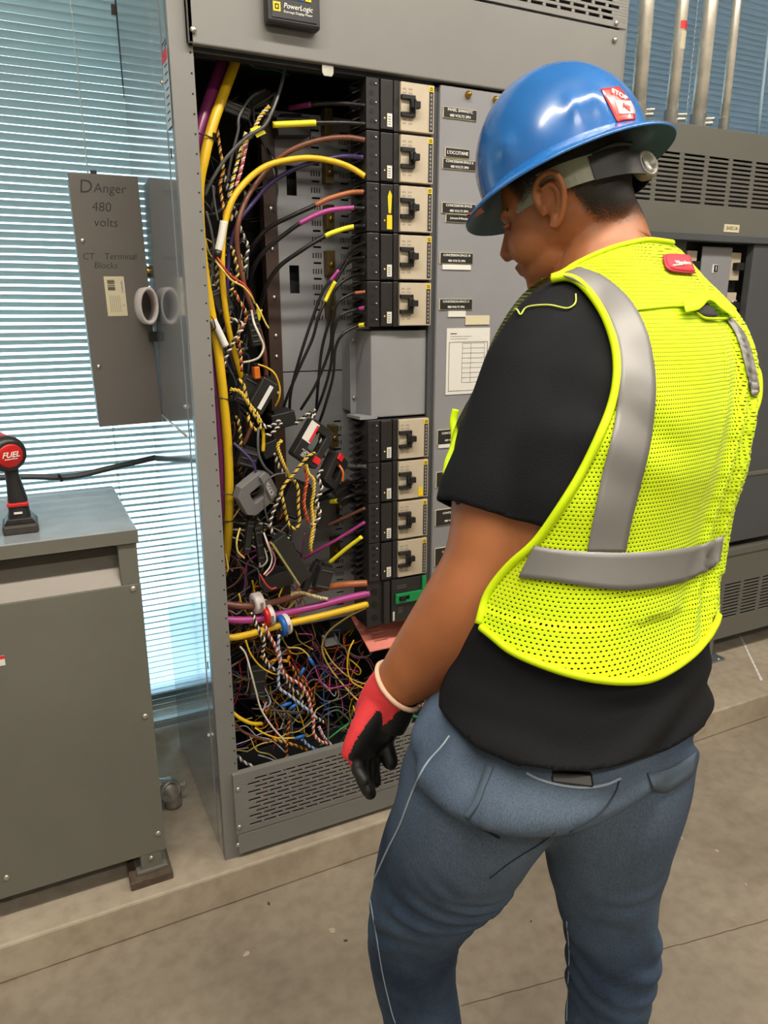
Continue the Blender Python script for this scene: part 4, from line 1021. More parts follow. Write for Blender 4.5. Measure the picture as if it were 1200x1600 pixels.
# individual visible thin wires (px, py, Y)
SW = [
 ([(447, 95, 1.66), (443, 120, 1.65), (436, 145, 1.64), (425, 175, 1.63), (412, 198, 1.63), (385, 215, 1.64), (355, 245, 1.65), (332, 280, 1.66), (320, 305, 1.67)], .0036, CG, 'grey cable sweeping from the top edge down to the left post'),
 ([(415, 140, 1.70), (392, 153, 1.67), (374, 182, 1.66), (372, 205, 1.66), (362, 245, 1.67), (355, 285, 1.68)], .0028, CG, 'thin grey wire bent like a hook near the top left'),
 ([(338, 400, 1.64), (350, 418, 1.63), (362, 432, 1.63), (378, 442, 1.63), (390, 455, 1.63), (396, 468, 1.64)], .0022, CR_, 'thin red wire below the white label sleeve'),
 ([(337, 408, 1.64), (348, 422, 1.63), (362, 438, 1.63), (380, 448, 1.63), (392, 462, 1.63), (398, 474, 1.64)], .0022, CPY, 'thin pale wire running with the red one below the label sleeve'),
 ([(393, 485, 1.68), (397, 505, 1.66), (406, 525, 1.65), (412, 542, 1.65), (405, 558, 1.65), (392, 564, 1.66), (380, 566, 1.67)], .0026, CW, 'white wire looping round over the brown rail'),
 ([(400, 475, 1.67), (408, 490, 1.66), (415, 505, 1.66), (420, 513, 1.66)], .0022, CPY, 'pale yellow wire end pointing at the brown rail'),
 ([(402, 569, 1.68), (418, 575, 1.67), (430, 585, 1.66), (437, 605, 1.66), (436, 622, 1.66), (430, 635, 1.67)], .0021, CY, 'thin yellow wire curved in front of the brown rail'),
 ([(322, 330, 1.66), (330, 360, 1.66), (334, 390, 1.66), (331, 430, 1.66), (326, 460, 1.66)], .0030, CG, 'grey wire bulging beside the post under the arch'),
 ([(332, 290, 1.67), (336, 320, 1.67), (341, 345, 1.67)], .0024, CG, 'thin grey wire above the white label sleeve'),
 ([(404, 668, 1.62), (403, 690, 1.61), (405, 712, 1.61), (414, 730, 1.61), (426, 741, 1.62)], .0030, CG, 'grey wire dropping past the grey sensor'),
 ([(410, 665, 1.65), (412, 685, 1.65), (411, 705, 1.65)], .0044, CY, 'short thick yellow stub above the grey sensor'),
 ([(365, 692, 1.64), (380, 706, 1.63), (395, 722, 1.62), (400, 742, 1.62), (396, 762, 1.63)], .0034, CV, 'violet wire entering the grey sensor'),
 ([(395, 660, 1.68), (383, 690, 1.68), (370, 715, 1.69), (358, 735, 1.70)], .0048, CB, 'brown cable slanting behind the yellow twist'),
 ([(448, 739, 1.61), (430, 742, 1.60), (417, 752, 1.60), (413, 770, 1.60), (414, 795, 1.60), (419, 815, 1.61)], .0021, CG, 'grey wire looping over the grey sensor'),
 ([(375, 825, 1.63), (370, 845, 1.62), (372, 862, 1.62), (382, 872, 1.62)], .0022, CPY, 'pale wire loop left of the black leads'),
 ([(412, 832, 1.61), (418, 850, 1.60), (425, 870, 1.60), (422, 885, 1.60), (412, 898, 1.60)], .0020, CW, 'white wire curved left of the long black bar'),
 ([(413, 835, 1.61), (422, 855, 1.60), (430, 872, 1.60), (426, 888, 1.60), (415, 900, 1.60)], .0020, CPK, 'pinkish wire beside the curved white one'),
 ([(406, 897, 1.61), (415, 912, 1.60), (424, 920, 1.60), (432, 918, 1.60)], .0022, CR_, 'short red wire under the long black bar'),
 ([(530, 727, 1.62), (536, 738, 1.61), (535, 752, 1.61)], .0030, CO, 'orange red wire stub right of the red tab'),
 ([(375, 1010, 1.63), (384, 1022, 1.62), (392, 1050, 1.61), (400, 1080, 1.61), (408, 1108, 1.61), (425, 1135, 1.60), (447, 1160, 1.60)], .0024, CW, 'grey white wire sweeping down through the bottom tangle'),
 ([(384, 1000, 1.62), (392, 1022, 1.61), (408, 1042, 1.61), (428, 1053, 1.61), (437, 1052, 1.62)], .0020, CY, 'thin yellow wire curving below the yellow feeder'),
 ([(362, 1112, 1.62), (375, 1122, 1.61), (392, 1130, 1.61), (409, 1131, 1.62)], .0048, CY, 'thicker yellow cable stub low in the left corner'),
 ([(398, 1137, 1.61), (415, 1147, 1.60), (435, 1153, 1.60), (462, 1153, 1.60)], .0022, CY, 'yellow wire leading to the low blue connector'),
 ([(366, 1130, 1.63), (380, 1143, 1.62), (400, 1152, 1.62), (420, 1158, 1.63)], .0036, CB, 'brown cable low in the left corner'),
 ([(450, 1012, 1.64), (468, 1013, 1.63), (480, 1022, 1.63), (486, 1032, 1.63)], .0020, CPY, 'pale wire arching to the upper blue connector'),
 ([(553, 1000, 1.63), (545, 1018, 1.62), (543, 1045, 1.62), (550, 1065, 1.62), (572, 1078, 1.62)], .0022, CY, 'yellow wire hanging below the red slotted board'),
 ([(520, 995, 1.64), (535, 1010, 1.63), (555, 1025, 1.63), (575, 1025, 1.63), (583, 1012, 1.63), (575, 1000, 1.64)], .0020, CG, 'grey wire loop under the slotted board'),
 ([(505, 1010, 1.66), (520, 1035, 1.65), (548, 1060, 1.64), (580, 1072, 1.64)], .0018, CPY, 'thin pale wire running right towards the glove'),
 ([(490, 1080, 1.63), (505, 1094, 1.62), (520, 1095, 1.62), (540, 1087, 1.62), (555, 1070, 1.63)], .0019, CG, 'pale grey wire sagging in the middle of the bottom tangle'),
 ([(492, 1042, 1.64), (500, 1062, 1.64), (512, 1075, 1.64), (535, 1072, 1.64), (560, 1066, 1.65)], .0019, CM, 'thin magenta wire sagging in the bottom tangle'),
 ([(488, 1020, 1.66), (505, 1045, 1.66), (525, 1060, 1.65), (560, 1062, 1.65)], .0018, CV, 'thin violet wire sagging right in the bottom tangle'),
 ([(497, 1128, 1.62), (510, 1116, 1.61), (528, 1110, 1.61), (545, 1125, 1.61), (552, 1150, 1.62)], .0020, CG, 'grey wire arch left of the gloved hand'),
 ([(513, 1115, 1.62), (513, 1140, 1.61), (512, 1162, 1.61)], .0022, CG, 'straight grey wire standing above the grille'),
 ([(610, 1112, 1.62), (630, 1115, 1.62), (650, 1120, 1.62), (668, 1122, 1.63)], .0042, CGN, 'green cable passing behind the wrist'),
 ([(640, 1108, 1.63), (655, 1104, 1.62), (668, 1098, 1.62), (676, 1086, 1.62)], .0026, CO, 'orange wire right of the wrist'),
 ([(500, 1165, 1.62), (525, 1145, 1.62), (545, 1130, 1.62)], .0024, CGN, 'thin green wire low beside the hand'),
 ([(375, 87, 1.80), (400, 106, 1.80), (430, 110, 1.80), (452, 118, 1.80)], .0012, CGN, 'very thin green wire high at the back'),
]
for pts, r_, mm, lb_ in SW: cable('wire', pts, r_, mm, lb_, 'wire', n=7)
# blue crimp connectors
for (a, b, lb_) in (((483, 1028), (491, 1040), 'blue crimp connector high in the bottom tangle'), ((469, 1056), (475, 1043), 'blue crimp connector left of the highest one'), ((438, 1104), (455, 1098), 'blue crimp connector in the middle of the tangle'), ((452, 1108), (463, 1100), 'blue crimp connector just below the middle one'), ((460, 1154), (476, 1149), 'lowest blue crimp connector, near the grille')):
    o = MB().tube([atY(a[0], a[1], 1.60), atY((a[0] + b[0]) / 2, (a[1] + b[1]) / 2, 1.598), atY(b[0], b[1], 1.60)], [.0038, .0045, .0035], 8).build('crimp_connector', BLUE)
    tag(o, lb_, 'connector')

# ------------------------------------------------------------------ sensors, blocks and labels in the bay
def frame_at(px, py, y, roll, yaw=0.0, pitch=0.0):
    c_ = atY(px, py, y)
    R3 = Matrix.Rotation(math.radians(yaw), 3, 'Z') @ Matrix.Rotation(math.radians(pitch), 3, 'X') @ Matrix.Rotation(math.radians(-roll), 3, 'Y')
    return c_, R3 @ V((1, 0, 0)), R3 @ V((0, 0, 1)), R3 @ V((0, 1, 0))   # centre, right, up, depth
def ring_prism(m, c_, e1, e2, e3, outer, inner, h, mi=0):
    n_ = len(outer); 
    vs = [c_ + e1 * a + e2 * b + e3 * k for k in (-h, h) for a, b in outer + inner]
    fs = []
    for k in (0, 1):
        o_ = k * 2 * n_
        for i in range(n_): fs.append((o_ + i, o_ + (i + 1) % n_, o_ + n_ + (i + 1) % n_, o_ + n_ + i))
    for i in range(n_):
        fs.append((i, (i + 1) % n_, 2 * n_ + (i + 1) % n_, 2 * n_ + i)); fs.append((n_ + i, n_ + (i + 1) % n_, 3 * n_ + (i + 1) % n_, 3 * n_ + i))
    m.add(vs, fs, mi)
def rect8(w, h, c, ox=0, oy=0): return [(ox + x, oy + y) for x, y in ((-w + c, -h), (w - c, -h), (w, -h + c), (w, h - c), (w - c, h), (-w + c, h), (-w, h - c), (-w, -h + c))]
GCT = mat('grey sensor plastic', '#6d6c6e', 0.45)
c_, e1, e2, e3 = frame_at(399, 770, 1.625, 30, 18, 8)
m = MB(); ring_prism(m, c_, e1, e2, e3, rect8(.048, .044, .018), rect8(.018, .016, .002), .012)
o = m.build('split_core_sensor', GCT, bevel=.002); tag(o, 'grey eight sided clamp sensor with a square hole, violet wire through it', 'current sensor')
MB().obox(c_ + e1 * .030 + e2 * .002 - e3 * .0125, e1 * .009, e2 * .036, e3 * .004).build('clip', mat('light sensor clip', '#777678', .45), o, bevel=.001)
text('lettering', 'CT75R', c_ + e1 * .030 - e3 * .0170 - e2 * .004, .014, TXTW, o, mtx=Matrix((e2, -e1, -e3)).transposed())
c_, e1, e2, e3 = frame_at(487, 693, 1.625, -38, 10, -4)
m = MB(); ring_prism(m, c_, e1, e2, e3, rect8(.037, .050, .004), rect8(.015, .024, .002, .004, .006), .014)
o = m.build('split_core_sensor', BLACK, bevel=.002); tag(o, 'black rectangular clamp sensor with a white and red label', 'current sensor')
MB().obox(c_ - e1 * .025 + e2 * .018 - e3 * .0145, e1 * .0125, e2 * .025, e3 * .0006).build('white_label', WHITE, o)
MB().obox(c_ - e1 * .0155 + e2 * .018 - e3 * .0152, e1 * .003, e2 * .022, e3 * .0004).build('red_stripe', REDL, o)
lb2 = MB().obox(c_ - e1 * .012 - e2 * .034 - e3 * .0145, e1 * .020, e2 * .011, e3 * .0006).build('rating_plate', BLACKM, o)
for i in range(4): text('lettering', ('ACT-0750', '100A', '333mV', 'CAT III')[i], c_ - e1 * .012 - e2 * (.027 + i * .0047) - e3 * .0154, .0050, TXTW, lb2, mtx=Matrix((e1, e2, -e3)).transposed())
MB().obox(c_ + e1 * .026 - e2 * .030 - e3 * .013, e1 * .010, e2 * .008, e3 * .004).build('red_tab', REDL, o, bevel=.001)
c_, e1, e2, e3 = frame_at(519, 735, 1.64, -38, 25, 0)
m = MB(); ring_prism(m, c_, e1, e2, e3, rect8(.026, .040, .004), rect8(.010, .018, .002, .002, -.004), .016)
o = m.build('split_core_sensor', BLACK, bevel=.002); tag(o, 'black clamp sensor with a red tab, right of the labelled one', 'current sensor')
MB().obox(c_ - e1 * .010 + e2 * .033 - e3 * .0165, e1 * .009, e2 * .008, e3 * .003).build('red_tab', REDL, o, bevel=.001)
def blk(px, py, y, roll, w_, h_, d_, label, name='terminal_block', cat='connector block', yaw=0, mm=BLACK, ribs=0, extra=None):
    c_, e1, e2, e3 = frame_at(px, py, y, roll, yaw)
    o = MB().obox(c_, e1 * w_, e3 * d_, e2 * h_).build(name, mm, bevel=.0025); tag(o, label, cat)
    for k in range(ribs): MB().obox(c_ - e3 * (d_ + .001) + e2 * (h_ * (-.7 + 1.4 * k / max(1, ribs - 1))), e1 * w_ * .8, e3 * .0015, e2 * .0016).build('rib', GREYD, o)
    MB().obox(c_ + e2 * (h_ + .003), e1 * w_ * .6, e3 * d_ * .6, e2 * .004).build('cap', BLACKM, o)
    return o, c_, e1, e2, e3
blk(345, 470, 1.68, 20, .019, .026, .016, 'black block with a grey slot beside the thick yellow cable', ribs=2)
blk(396, 515, 1.69, 10, .013, .036, .015, 'black finned connector over the brown cable', ribs=5)
blk(368, 175, 1.74, -15, .030, .013, .018, 'black block high on the left behind the yellow cable', ribs=3)
blk(403, 160, 1.76, 25, .032, .014, .018, 'black block at the top left behind the hooked grey wire', ribs=1)
blk(455, 200, 1.76, 5, .040, .020, .020, 'large black block behind the bright yellow cable end')
blk(385, 610, 1.69, -30, .022, .034, .018, 'black block under the yellow twist', ribs=2)
o, c_, e1, e2, e3 = blk(408, 618, 1.66, -33, .020, .040, .016, 'black clamp with a white strip and a red dot by the brown rail')
MB().obox(c_ + e1 * .006 - e3 * .0168, e1 * .0048, e3 * .0006, e2 * .030).build('white_strip', WHITE, o)
blk(440, 655, 1.69, 10, .030, .018, .02, 'black block left of the labelled sensor top')
o, c_, e1, e2, e3 = blk(400, 582, 1.67, 3, .007, .014, .012, 'small block with an orange face beside the curved yellow wire', mm=CO)
blk(385, 715, 1.66, -20, .022, .020, .018, 'black block above the grey sensor', ribs=3)
blk(420, 700, 1.68, 20, .022, .018, .018, 'black block between the grey sensor and yellow stub')
blk(462, 780, 1.67, -25, .034, .040, .016, 'dark oval sensor body behind the hanging yellow twists', 'sensor_body', 'current sensor')
blk(540, 770, 1.69, -60, .022, .028, .018, 'black clamp near the yellow band beside the lower breakers')
blk(505, 800, 1.70, 10, .030, .035, .018, 'black block behind the hanging twists')
o, c_, e1, e2, e3 = blk(455, 872, 1.598, 29, .0185, .066, .012, 'long slanted black bar with an olive edge', 'gateway_bar', 'device')
MB().obox(c_ - e1 * .0198 - e3 * .003, e1 * .0022, e3 * .011, e2 * .064).build('olive_edge', mat('olive edge', '#95905a', .5), o)
blk(405, 850, 1.64, 5, .008, .045, .010, 'black plug lead with a ribbed body, left one', 'plug_lead', 'connector block', ribs=3)
blk(388, 838, 1.65, -10, .008, .040, .010, 'black plug lead left of the ribbed one', 'plug_lead', 'connector block', ribs=2)
blk(505, 902, 1.64, -20, .020, .030, .012, 'black clamp under the yellow slanted cable', ribs=2)
blk(485, 900, 1.66, -30, .008, .040, .010, 'slim black clamp arm left of the other lower clamp')
blk(430, 905, 1.68, 10, .040, .020, .02, 'black block behind the long bar')
blk(400, 1060, 1.69, -5, .020, .045, .02, 'dark block behind the twisted wires low in the bay', ribs=3)
blk(515, 1000, 1.70, 0, .018, .012, .015, 'small grey box beside the slotted board', 'junction_box', 'box', mm=PLATE)
# wrapped label sleeves
o = cable('label_sleeve', [(350, 346, 1.645), (346, 370, 1.645), (341, 392, 1.645)], .0085, WHITE, 'white printed label sleeve behind the yellow arch', 'cable label')
MB().tube(xyz([(341, 391, 1.645), (339, 402, 1.645)]), .0088, 10).build('black_end', BLACK, o)
o = cable('label_sleeve', [(333, 500, 1.632), (343, 520, 1.632), (353, 541, 1.632)], .0080, WHITE, 'white and clear label tube strapped over the thick yellow cable', 'cable label')
MB().tube(xyz([(330, 494, 1.625), (334, 500, 1.620), (337, 512, 1.622), (331, 518, 1.63)]), .0012, 6).build('strap', BLACK, o)
fl = MB().obox(atY(401, 204, 1.64), V((.011, 0, .004)), V((0, .0006, 0)), V((-.003, 0, .006))).obox(atY(407, 209, 1.638), V((.010, 0, .005)), V((0, .0006, 0)), V((-.002, 0, .003))).build('marker_flag', CYB)
tag(fl, 'bright yellow marker flag on the wires near the top', 'cable label')

# ------------------------------------------------------------------ the tangle: thin wires nobody can tell apart
def tangle(n_, box, cols, r0, label, group, seed, dirz=1.0, drop=.25):
    """meandering wires through a box (x0,x1,y0,y1,z0,z1)"""
    rnd = random.Random(seed); x0, x1, y0, y1, z0, z1 = box
    for i in range(n_):
        p = V((rnd.uniform(x0, x1), rnd.uniform(y0, y1), rnd.uniform(z0, z1)))
        d = V((rnd.uniform(-1, 1), rnd.uniform(-.4, .4), rnd.uniform(-1, 1) * dirz)).normalized(); pts = [p.copy()]
        for k in range(rnd.randint(5, 10)):
            d = (d + V((rnd.gauss(0, .55), rnd.gauss(0, .25), rnd.gauss(0, .5) * dirz - .08))).normalized()
            q = p + d * rnd.uniform(.028, .055)
            for a, lo, hi in ((0, x0, x1), (1, y0, y1), (2, z0, z1)):
                if q[a] < lo: q[a] = lo + (lo - q[a]) * .5; d[a] = abs(d[a])
                if q[a] > hi: q[a] = hi - (q[a] - hi) * .5; d[a] = -abs(d[a])
            p = q; pts.append(p.copy())
        m = MB().tube(spline(pts, 6), r0 * rnd.uniform(.8, 1.2), 6)
        tag(m.build('tangled_wire', rnd.choice(cols)), label, 'wire', group)
LB = (.375, .80, 1.64, 1.92, .36, .66)
for nm, cols, k, sd in (('yellow', [CY, CPY], 18, 1), ('orange', [CO], 9, 2), ('black', [CK, CG], 26, 3), ('white', [CW, CWB], 8, 4), ('magenta', [CM, CP], 9, 5), ('red', [CR_], 6, 6), ('brown', [CB], 8, 7), ('blue', [CV, CBL], 5, 8)):
    tangle(k, LB, cols, .0017, 'thin %s wire lost in the tangle behind the lower grille' % nm, 'thin %s wires in the bottom tangle' % nm, sd)
MBX = (.375, .60, 1.66, 1.82, .66, 1.02)
for nm, cols, k, sd in (('yellow', [CY, CPY], 9, 11), ('black', [CK, CG], 36, 12), ('white', [CW], 5, 13), ('brown', [CB], 5, 14), ('magenta', [CM], 4, 15), ('orange', [CO], 5, 16)):
    tangle(k, MBX, cols, .0021, 'thin %s wire in the tangle above the three feeder cables' % nm, 'thin %s wires above the feeders' % nm, sd, 1.2)
UBX = (.372, .50, 1.70, 1.85, 1.02, 1.62)
for nm, cols, k, sd in (('black', [CK, CG], 34, 22), ('yellow', [CPY], 5, 21), ('white', [CW], 3, 23), ('brown', [CB], 3, 24)):
    tangle(k, UBX, cols, .0024, 'thin %s wire hanging in the shaft left of the brown rail' % nm, 'thin %s wires in the left shaft' % nm, sd, 2.0)
TBX = (.39, .58, 1.72, 1.88, 1.66, 1.92)
LB2 = (.375, .98, 1.63, 1.90, .13, .42)
for nm, cols, k, sd in (('yellow', [CY, CPY], 14, 41), ('orange', [CO], 7, 42), ('black', [CK, CG], 24, 43), ('white', [CW, CWB], 8, 44), ('magenta', [CM, CP], 5, 45), ('red', [CR_], 4, 46), ('brown', [CB], 6, 47), ('green', [CGN], 3, 48)):
    tangle(k, LB2, cols, .0018, 'thin %s wire lying low behind the slots of the grille' % nm, 'thin %s wires lying behind the grille' % nm, sd)
tangle(12, TBX, [CK, CG], .003, 'dark cable in the shadow at the top of the bay', 'dark cables at the top of the bay', 31)
# ------------------------------------------------------------------ the worker
FACE = V((-.375, .927, 0))            # direction the chest faces
LEFT = V((-.927, -.375, 0))           # the worker's left
UPZ = V((0, 0, 1))
SKIN = bpy.data.materials.new('skin'); SKIN.use_nodes = True
def skin_nodes(m):
    n = m.node_tree.nodes; l = m.node_tree.links; b = n['Principled BSDF']
    co = n.new('ShaderNodeTexCoord')
    t = n.new('ShaderNodeTexNoise'); t.inputs['Scale'].default_value = 9; t.inputs['Detail'].default_value = 5
    l.new(co.outputs['Object'], t.inputs[0])
    r = n.new('ShaderNodeValToRGB'); r.color_ramp.elements[0].position = .35; r.color_ramp.elements[1].position = .7
    r.color_ramp.elements[0].color = lin('#925732'); r.color_ramp.elements[1].color = lin('#ad6c41')
    l.new(t.outputs[0], r.inputs[0]); l.new(r.outputs[0], b.inputs['Base Color'])
    b.inputs['Roughness'].default_value = .5; b.inputs['Subsurface Weight'].default_value = .12; b.inputs['Subsurface Radius'].default_value = (.012, .004, .002); b.inputs['Subsurface Scale'].default_value = 1.0
    t2 = n.new('ShaderNodeTexNoise'); t2.inputs['Scale'].default_value = 220
    l.new(co.outputs['Object'], t2.inputs[0])
    bp = n.new('ShaderNodeBump'); bp.inputs['Strength'].default_value = .12; bp.inputs['Distance'].default_value = .001
    l.new(t2.outputs[0], bp.inputs['Height']); l.new(bp.outputs[0], b.inputs['Normal'])
skin_nodes(SKIN)
SHIRT = mat('black cotton', '#101215', .85, vary=.12, scale=60, bump=.25, bscale=350, spec=.2)
GLR = mat('red knit glove', '#d4343a', .6, vary=.06, scale=60, bump=.2, bscale=300)
GLK = mat('black rubber dip', '#121213', .55, bump=.2, bscale=200)
GLC = mat('cream cuff', '#d8b79a', .8)
SHOE = mat('brown work boot', '#4a3424', .6, vary=.1)
SOLE = mat('boot sole', '#1c1a18', .8)

def closed_loft(m, rings, mi=0):
    n_ = len(rings[0]); base = len(m.v)
    m.v += [p for r in rings for p in r]
    for k in range(len(rings) - 1):
        for i in range(n_):
            m.f.append([base + k * n_ + i, base + k * n_ + (i + 1) % n_, base + (k + 1) * n_ + (i + 1) % n_, base + (k + 1) * n_ + i]); m.m.append(mi); m.smooth.append(True)
    m.f.append([base + i for i in range(n_ - 1, -1, -1)]); m.m.append(mi); m.smooth.append(True)
    m.f.append([base + (len(rings) - 1) * n_ + i for i in range(n_)]); m.m.append(mi); m.smooth.append(True)
def cr(p0, p1, p2, p3, t): return 0.5 * ((2 * p1) + (p2 - p0) * t + (2 * p0 - 5 * p1 + 4 * p2 - p3) * t * t + (3 * p1 - p0 - 3 * p2 + p3) * t ** 3)
def smooth_tab(rows, sub):
    """rows of equal-length lists of vectors/floats, Catmull-Rom interpolated"""
    ext = [rows[0]] + rows + [rows[-1]]; out = []
    for i in range(1, len(ext) - 2):
        for k in range(sub):
            t = k / sub; out.append([cr(a, b, c, d, t) for a, b, c, d in zip(ext[i - 1], ext[i], ext[i + 1], ext[i + 2])])
    out.append(rows[-1]); return out
def sup(a, e): return math.copysign(abs(a) ** e, a)
def limb(m, rows, sub=5, n_=28, mi=0, inset=0.0, ex=.95):
    """rows: (px, py, depth, r_in_view, r_depthwise)"""
    tab = smooth_tab([[P(a, b, d), r1 - inset, r2 - inset] for a, b, d, r1, r2 in rows], sub)
    rings = []
    for i, (c_, r1, r2) in enumerate(tab):
        t = (tab[min(i + 1, len(tab) - 1)][0] - tab[max(i - 1, 0)][0]).normalized()
        view = (c_ - CAM).normalized(); a = t.cross(view).normalized(); b_ = t.cross(a).normalized()
        rings.append([c_ + a * (r1 * sup(math.cos(x), ex)) + b_ * (r2 * sup(math.sin(x), ex)) for x in [2 * math.pi * j / n_ for j in range(n_)]])
    closed_loft(m, rings, mi); return rings
def torso_rings(rows, sub=6, n_=56, grow=0.0, ratio=.66, ex=.86):
    """rows: (px_left, px_right, py, depth, ratio, lean_dz) silhouette rows -> rings in world"""
    tab = []
    for xl, xr, py, d, ra, fr in rows:
        c_ = P((xl + xr) / 2, py, d); w_ = (xr - xl) / 2 * d / FPX
        a = w_ / math.sqrt(.446 + .554 * ra * ra)
        tab.append([c_, a, ra * a, fr])
    tab = smooth_tab(tab, sub); rings = []
    for c_, a, b_, fr in tab:
        F2 = (FACE + UPZ * fr).normalized()
        a += grow; b_ += grow
        rings.append([c_ + LEFT * (a * sup(math.cos(x), ex)) + F2 * (b_ * sup(math.sin(x), ex)) for x in [2 * math.pi * j / n_ for j in range(n_)]])
    return rings, tab
def remesh(m, voxel, smooth_it=6, name='tmp', factor=.5, decimate=None):
    me = m.mesh(name)
    o = bpy.data.objects.new(name, me); COL.objects.link(o)
    r = o.modifiers.new('r', 'REMESH'); r.mode = 'VOXEL'; r.voxel_size = voxel
    if smooth_it:
        s = o.modifiers.new('s', 'SMOOTH'); s.iterations = smooth_it; s.factor = factor
    dg = bpy.context.evaluated_depsgraph_get(); dg.update()
    me2 = bpy.data.meshes.new_from_object(o.evaluated_get(dg))
    bpy.data.objects.remove(o)
    me2.name = name
    return me2
def smooth_edges(bm, it=10):
    nb = {}
    for e in bm.edges:
        if len(e.link_faces) == 1:
            a, b_ = e.verts; nb.setdefault(a, []).append(b_); nb.setdefault(b_, []).append(a)
    for _ in range(it):
        new = {v: v.co * .4 + sum((x.co for x in n_), V((0, 0, 0))) * (.6 / len(n_)) for v, n_ in nb.items() if len(n_) >= 2}
        for v, c_ in new.items(): v.co = c_
def keep_large(bm, least=1500):
    seen = set(); comps = []
    bm.faces.ensure_lookup_table(); bm.faces.index_update()
    for f in bm.faces:
        if f.index in seen: continue
        st = [f]; comp = []; seen.add(f.index)
        while st:
            g = st.pop(); comp.append(g)
            for e in g.edges:
                for h in e.link_faces:
                    if h.index not in seen: seen.add(h.index); st.append(h)
        comps.append(comp)
    comps.sort(key=len)
    bmesh.ops.delete(bm, geom=[f for c_ in comps[:-1] if len(c_) < least for f in c_], context='FACES')
def link_mesh(me, name, mats, parent):
    me.materials.clear()
    for x in (mats if isinstance(mats, (list, tuple)) else [mats]): me.materials.append(x)
    for p in me.polygons: p.use_smooth = True
    off = wloc(parent)
    me.transform(Matrix.Translation(-off))
    o = bpy.data.objects.new(name, me); COL.objects.link(o); o.parent = parent; me.name = name
    return o
def displace(me, fn):
    ns = [v.normal.copy() for v in me.vertices]
    for v, n0 in zip(me.vertices, ns): v.co = v.co + n0 * fn(v.co, n0)
    me.update()

# torso silhouette rows: left px, right px, row, depth, thickness ratio, forward lean
TR = [(690, 1108, 1120, .97, .70, .10), (688, 1114, 1080, .98, .70, .08), (695, 1117, 1040, .985, .70, .05), (712, 1115, 980, .995, .70, 0),
      (720, 1112, 900, 1.01, .70, 0), (722, 1122, 820, 1.025, .70, -.05), (712, 1150, 730, 1.04, .70, -.1), (716, 1168, 650, 1.055, .70, -.15), (748, 1168, 580, 1.07, .68, -.2),
      (772, 1140, 520, 1.085, .66, -.25), (806, 1104, 470, 1.10, .62, -.3), (843, 1074, 435, 1.115, .62, -.35), (872, 1056, 412, 1.125, .64, -.4), (892, 1046, 390, 1.135, .68, -.42), (900, 1040, 372, 1.14, .7, -.42), (900, 1038, 360, 1.142, .7, -.42)]
# arm rows: px, py, depth, half width in view, half depth
SLV = [(925, 525, 1.04, .080, .085), (892, 528, 1.01, .082, .085), (862, 568, .985, .083, .087), (829, 640, .965, .081, .083), (802, 712, .95, .0765, .078), (776, 780, .942, .0765, .074), (766, 815, .94, .0735, .070)]
ARM = [(880, 530, 1.01, .060, .06), (820, 640, .965, .064, .06), (785, 760, .942, .062, .058), (776, 830, .940, .060, .056), (765, 880, .943, .060, .056), (747, 925, .948, .0625, .057), (722, 962, .956, .061, .054), (690, 1000, .97, .055, .048), (655, 1037, .988, .046, .040), (628, 1064, 1.003, .037, .032), (600, 1092, 1.02, .029, .023), (585, 1120, 1.03, .030, .018)]
RARM = [(1055, 550, 1.22, .068, .07), (1072, 640, 1.27, .060, .062), (1055, 750, 1.36, .055, .055), (1000, 800, 1.42, .046, .046), (930, 760, 1.47, .035, .035), (890, 730, 1.50, .03, .026)]
LLEG = [(800, 1165, .985, .115, .12), (756, 1225, .975, .108, .12), (722, 1290, .995, .099, .108), (690, 1350, 1.03, .090, .095), (664, 1405, 1.07, .076, .083), (647, 1450, 1.105, .070, .074), (645, 1500, 1.13, .066, .068), (652, 1550, 1.15, .063, .064), (663, 1610, 1.17, .060, .062), (680, 1700, 1.20, .056, .06), (700, 1830, 1.25, .056, .058), (712, 1900, 1.28, .058, .06)]
RLEG = [(966, 1150, 1.0, .104, .12), (958, 1220, .985, .100, .115), (948, 1295, .99, .088, .10), (949, 1370, 1.01, .074, .083), (952, 1430, 1.03, .066, .073), (957, 1490, 1.05, .064, .07), (950, 1560, 1.07, .059, .064), (944, 1640, 1.09, .056, .06), (938, 1760, 1.12, .054, .058), (930, 1900, 1.16, .054, .058), (928, 1960, 1.18, .057, .06)]
PEL = [(735, 1090, 990, 1.0, .62, .1), (722, 1092, 1030, .995, .64, .1), (702, 1094, 1060, .99, .66, .1), (674, 1096, 1092, .985, .70, .1), (654, 1090, 1122, .985, .70, .08), (655, 1070, 1150, .99, .62, .05), (700, 1030, 1172, .995, .48, 0)]

root_c = P(820, 1500, 1.07); 
# head frame
HF = (CR * -.84 + CU * -.26 + CF * .47).normalized()       # face direction (bowed, looking left)
HU = (UPZ - HF * UPZ.dot(HF)); HU = (HU + CR * .05).normalized(); HU = (HU - HF * HU.dot(HF)).normalized()
HS = HU.cross(HF).normalized()                              # worker's left (towards us)
if HS.dot(CF) > 0: HS = -HS
HC = P(880, 322, 1.125)                                     # head centre, ear height
def hp_(f, s, u): return HC + HF * f + HS * s + HU * u
AX = (HF, HS, HU)
m = MB()
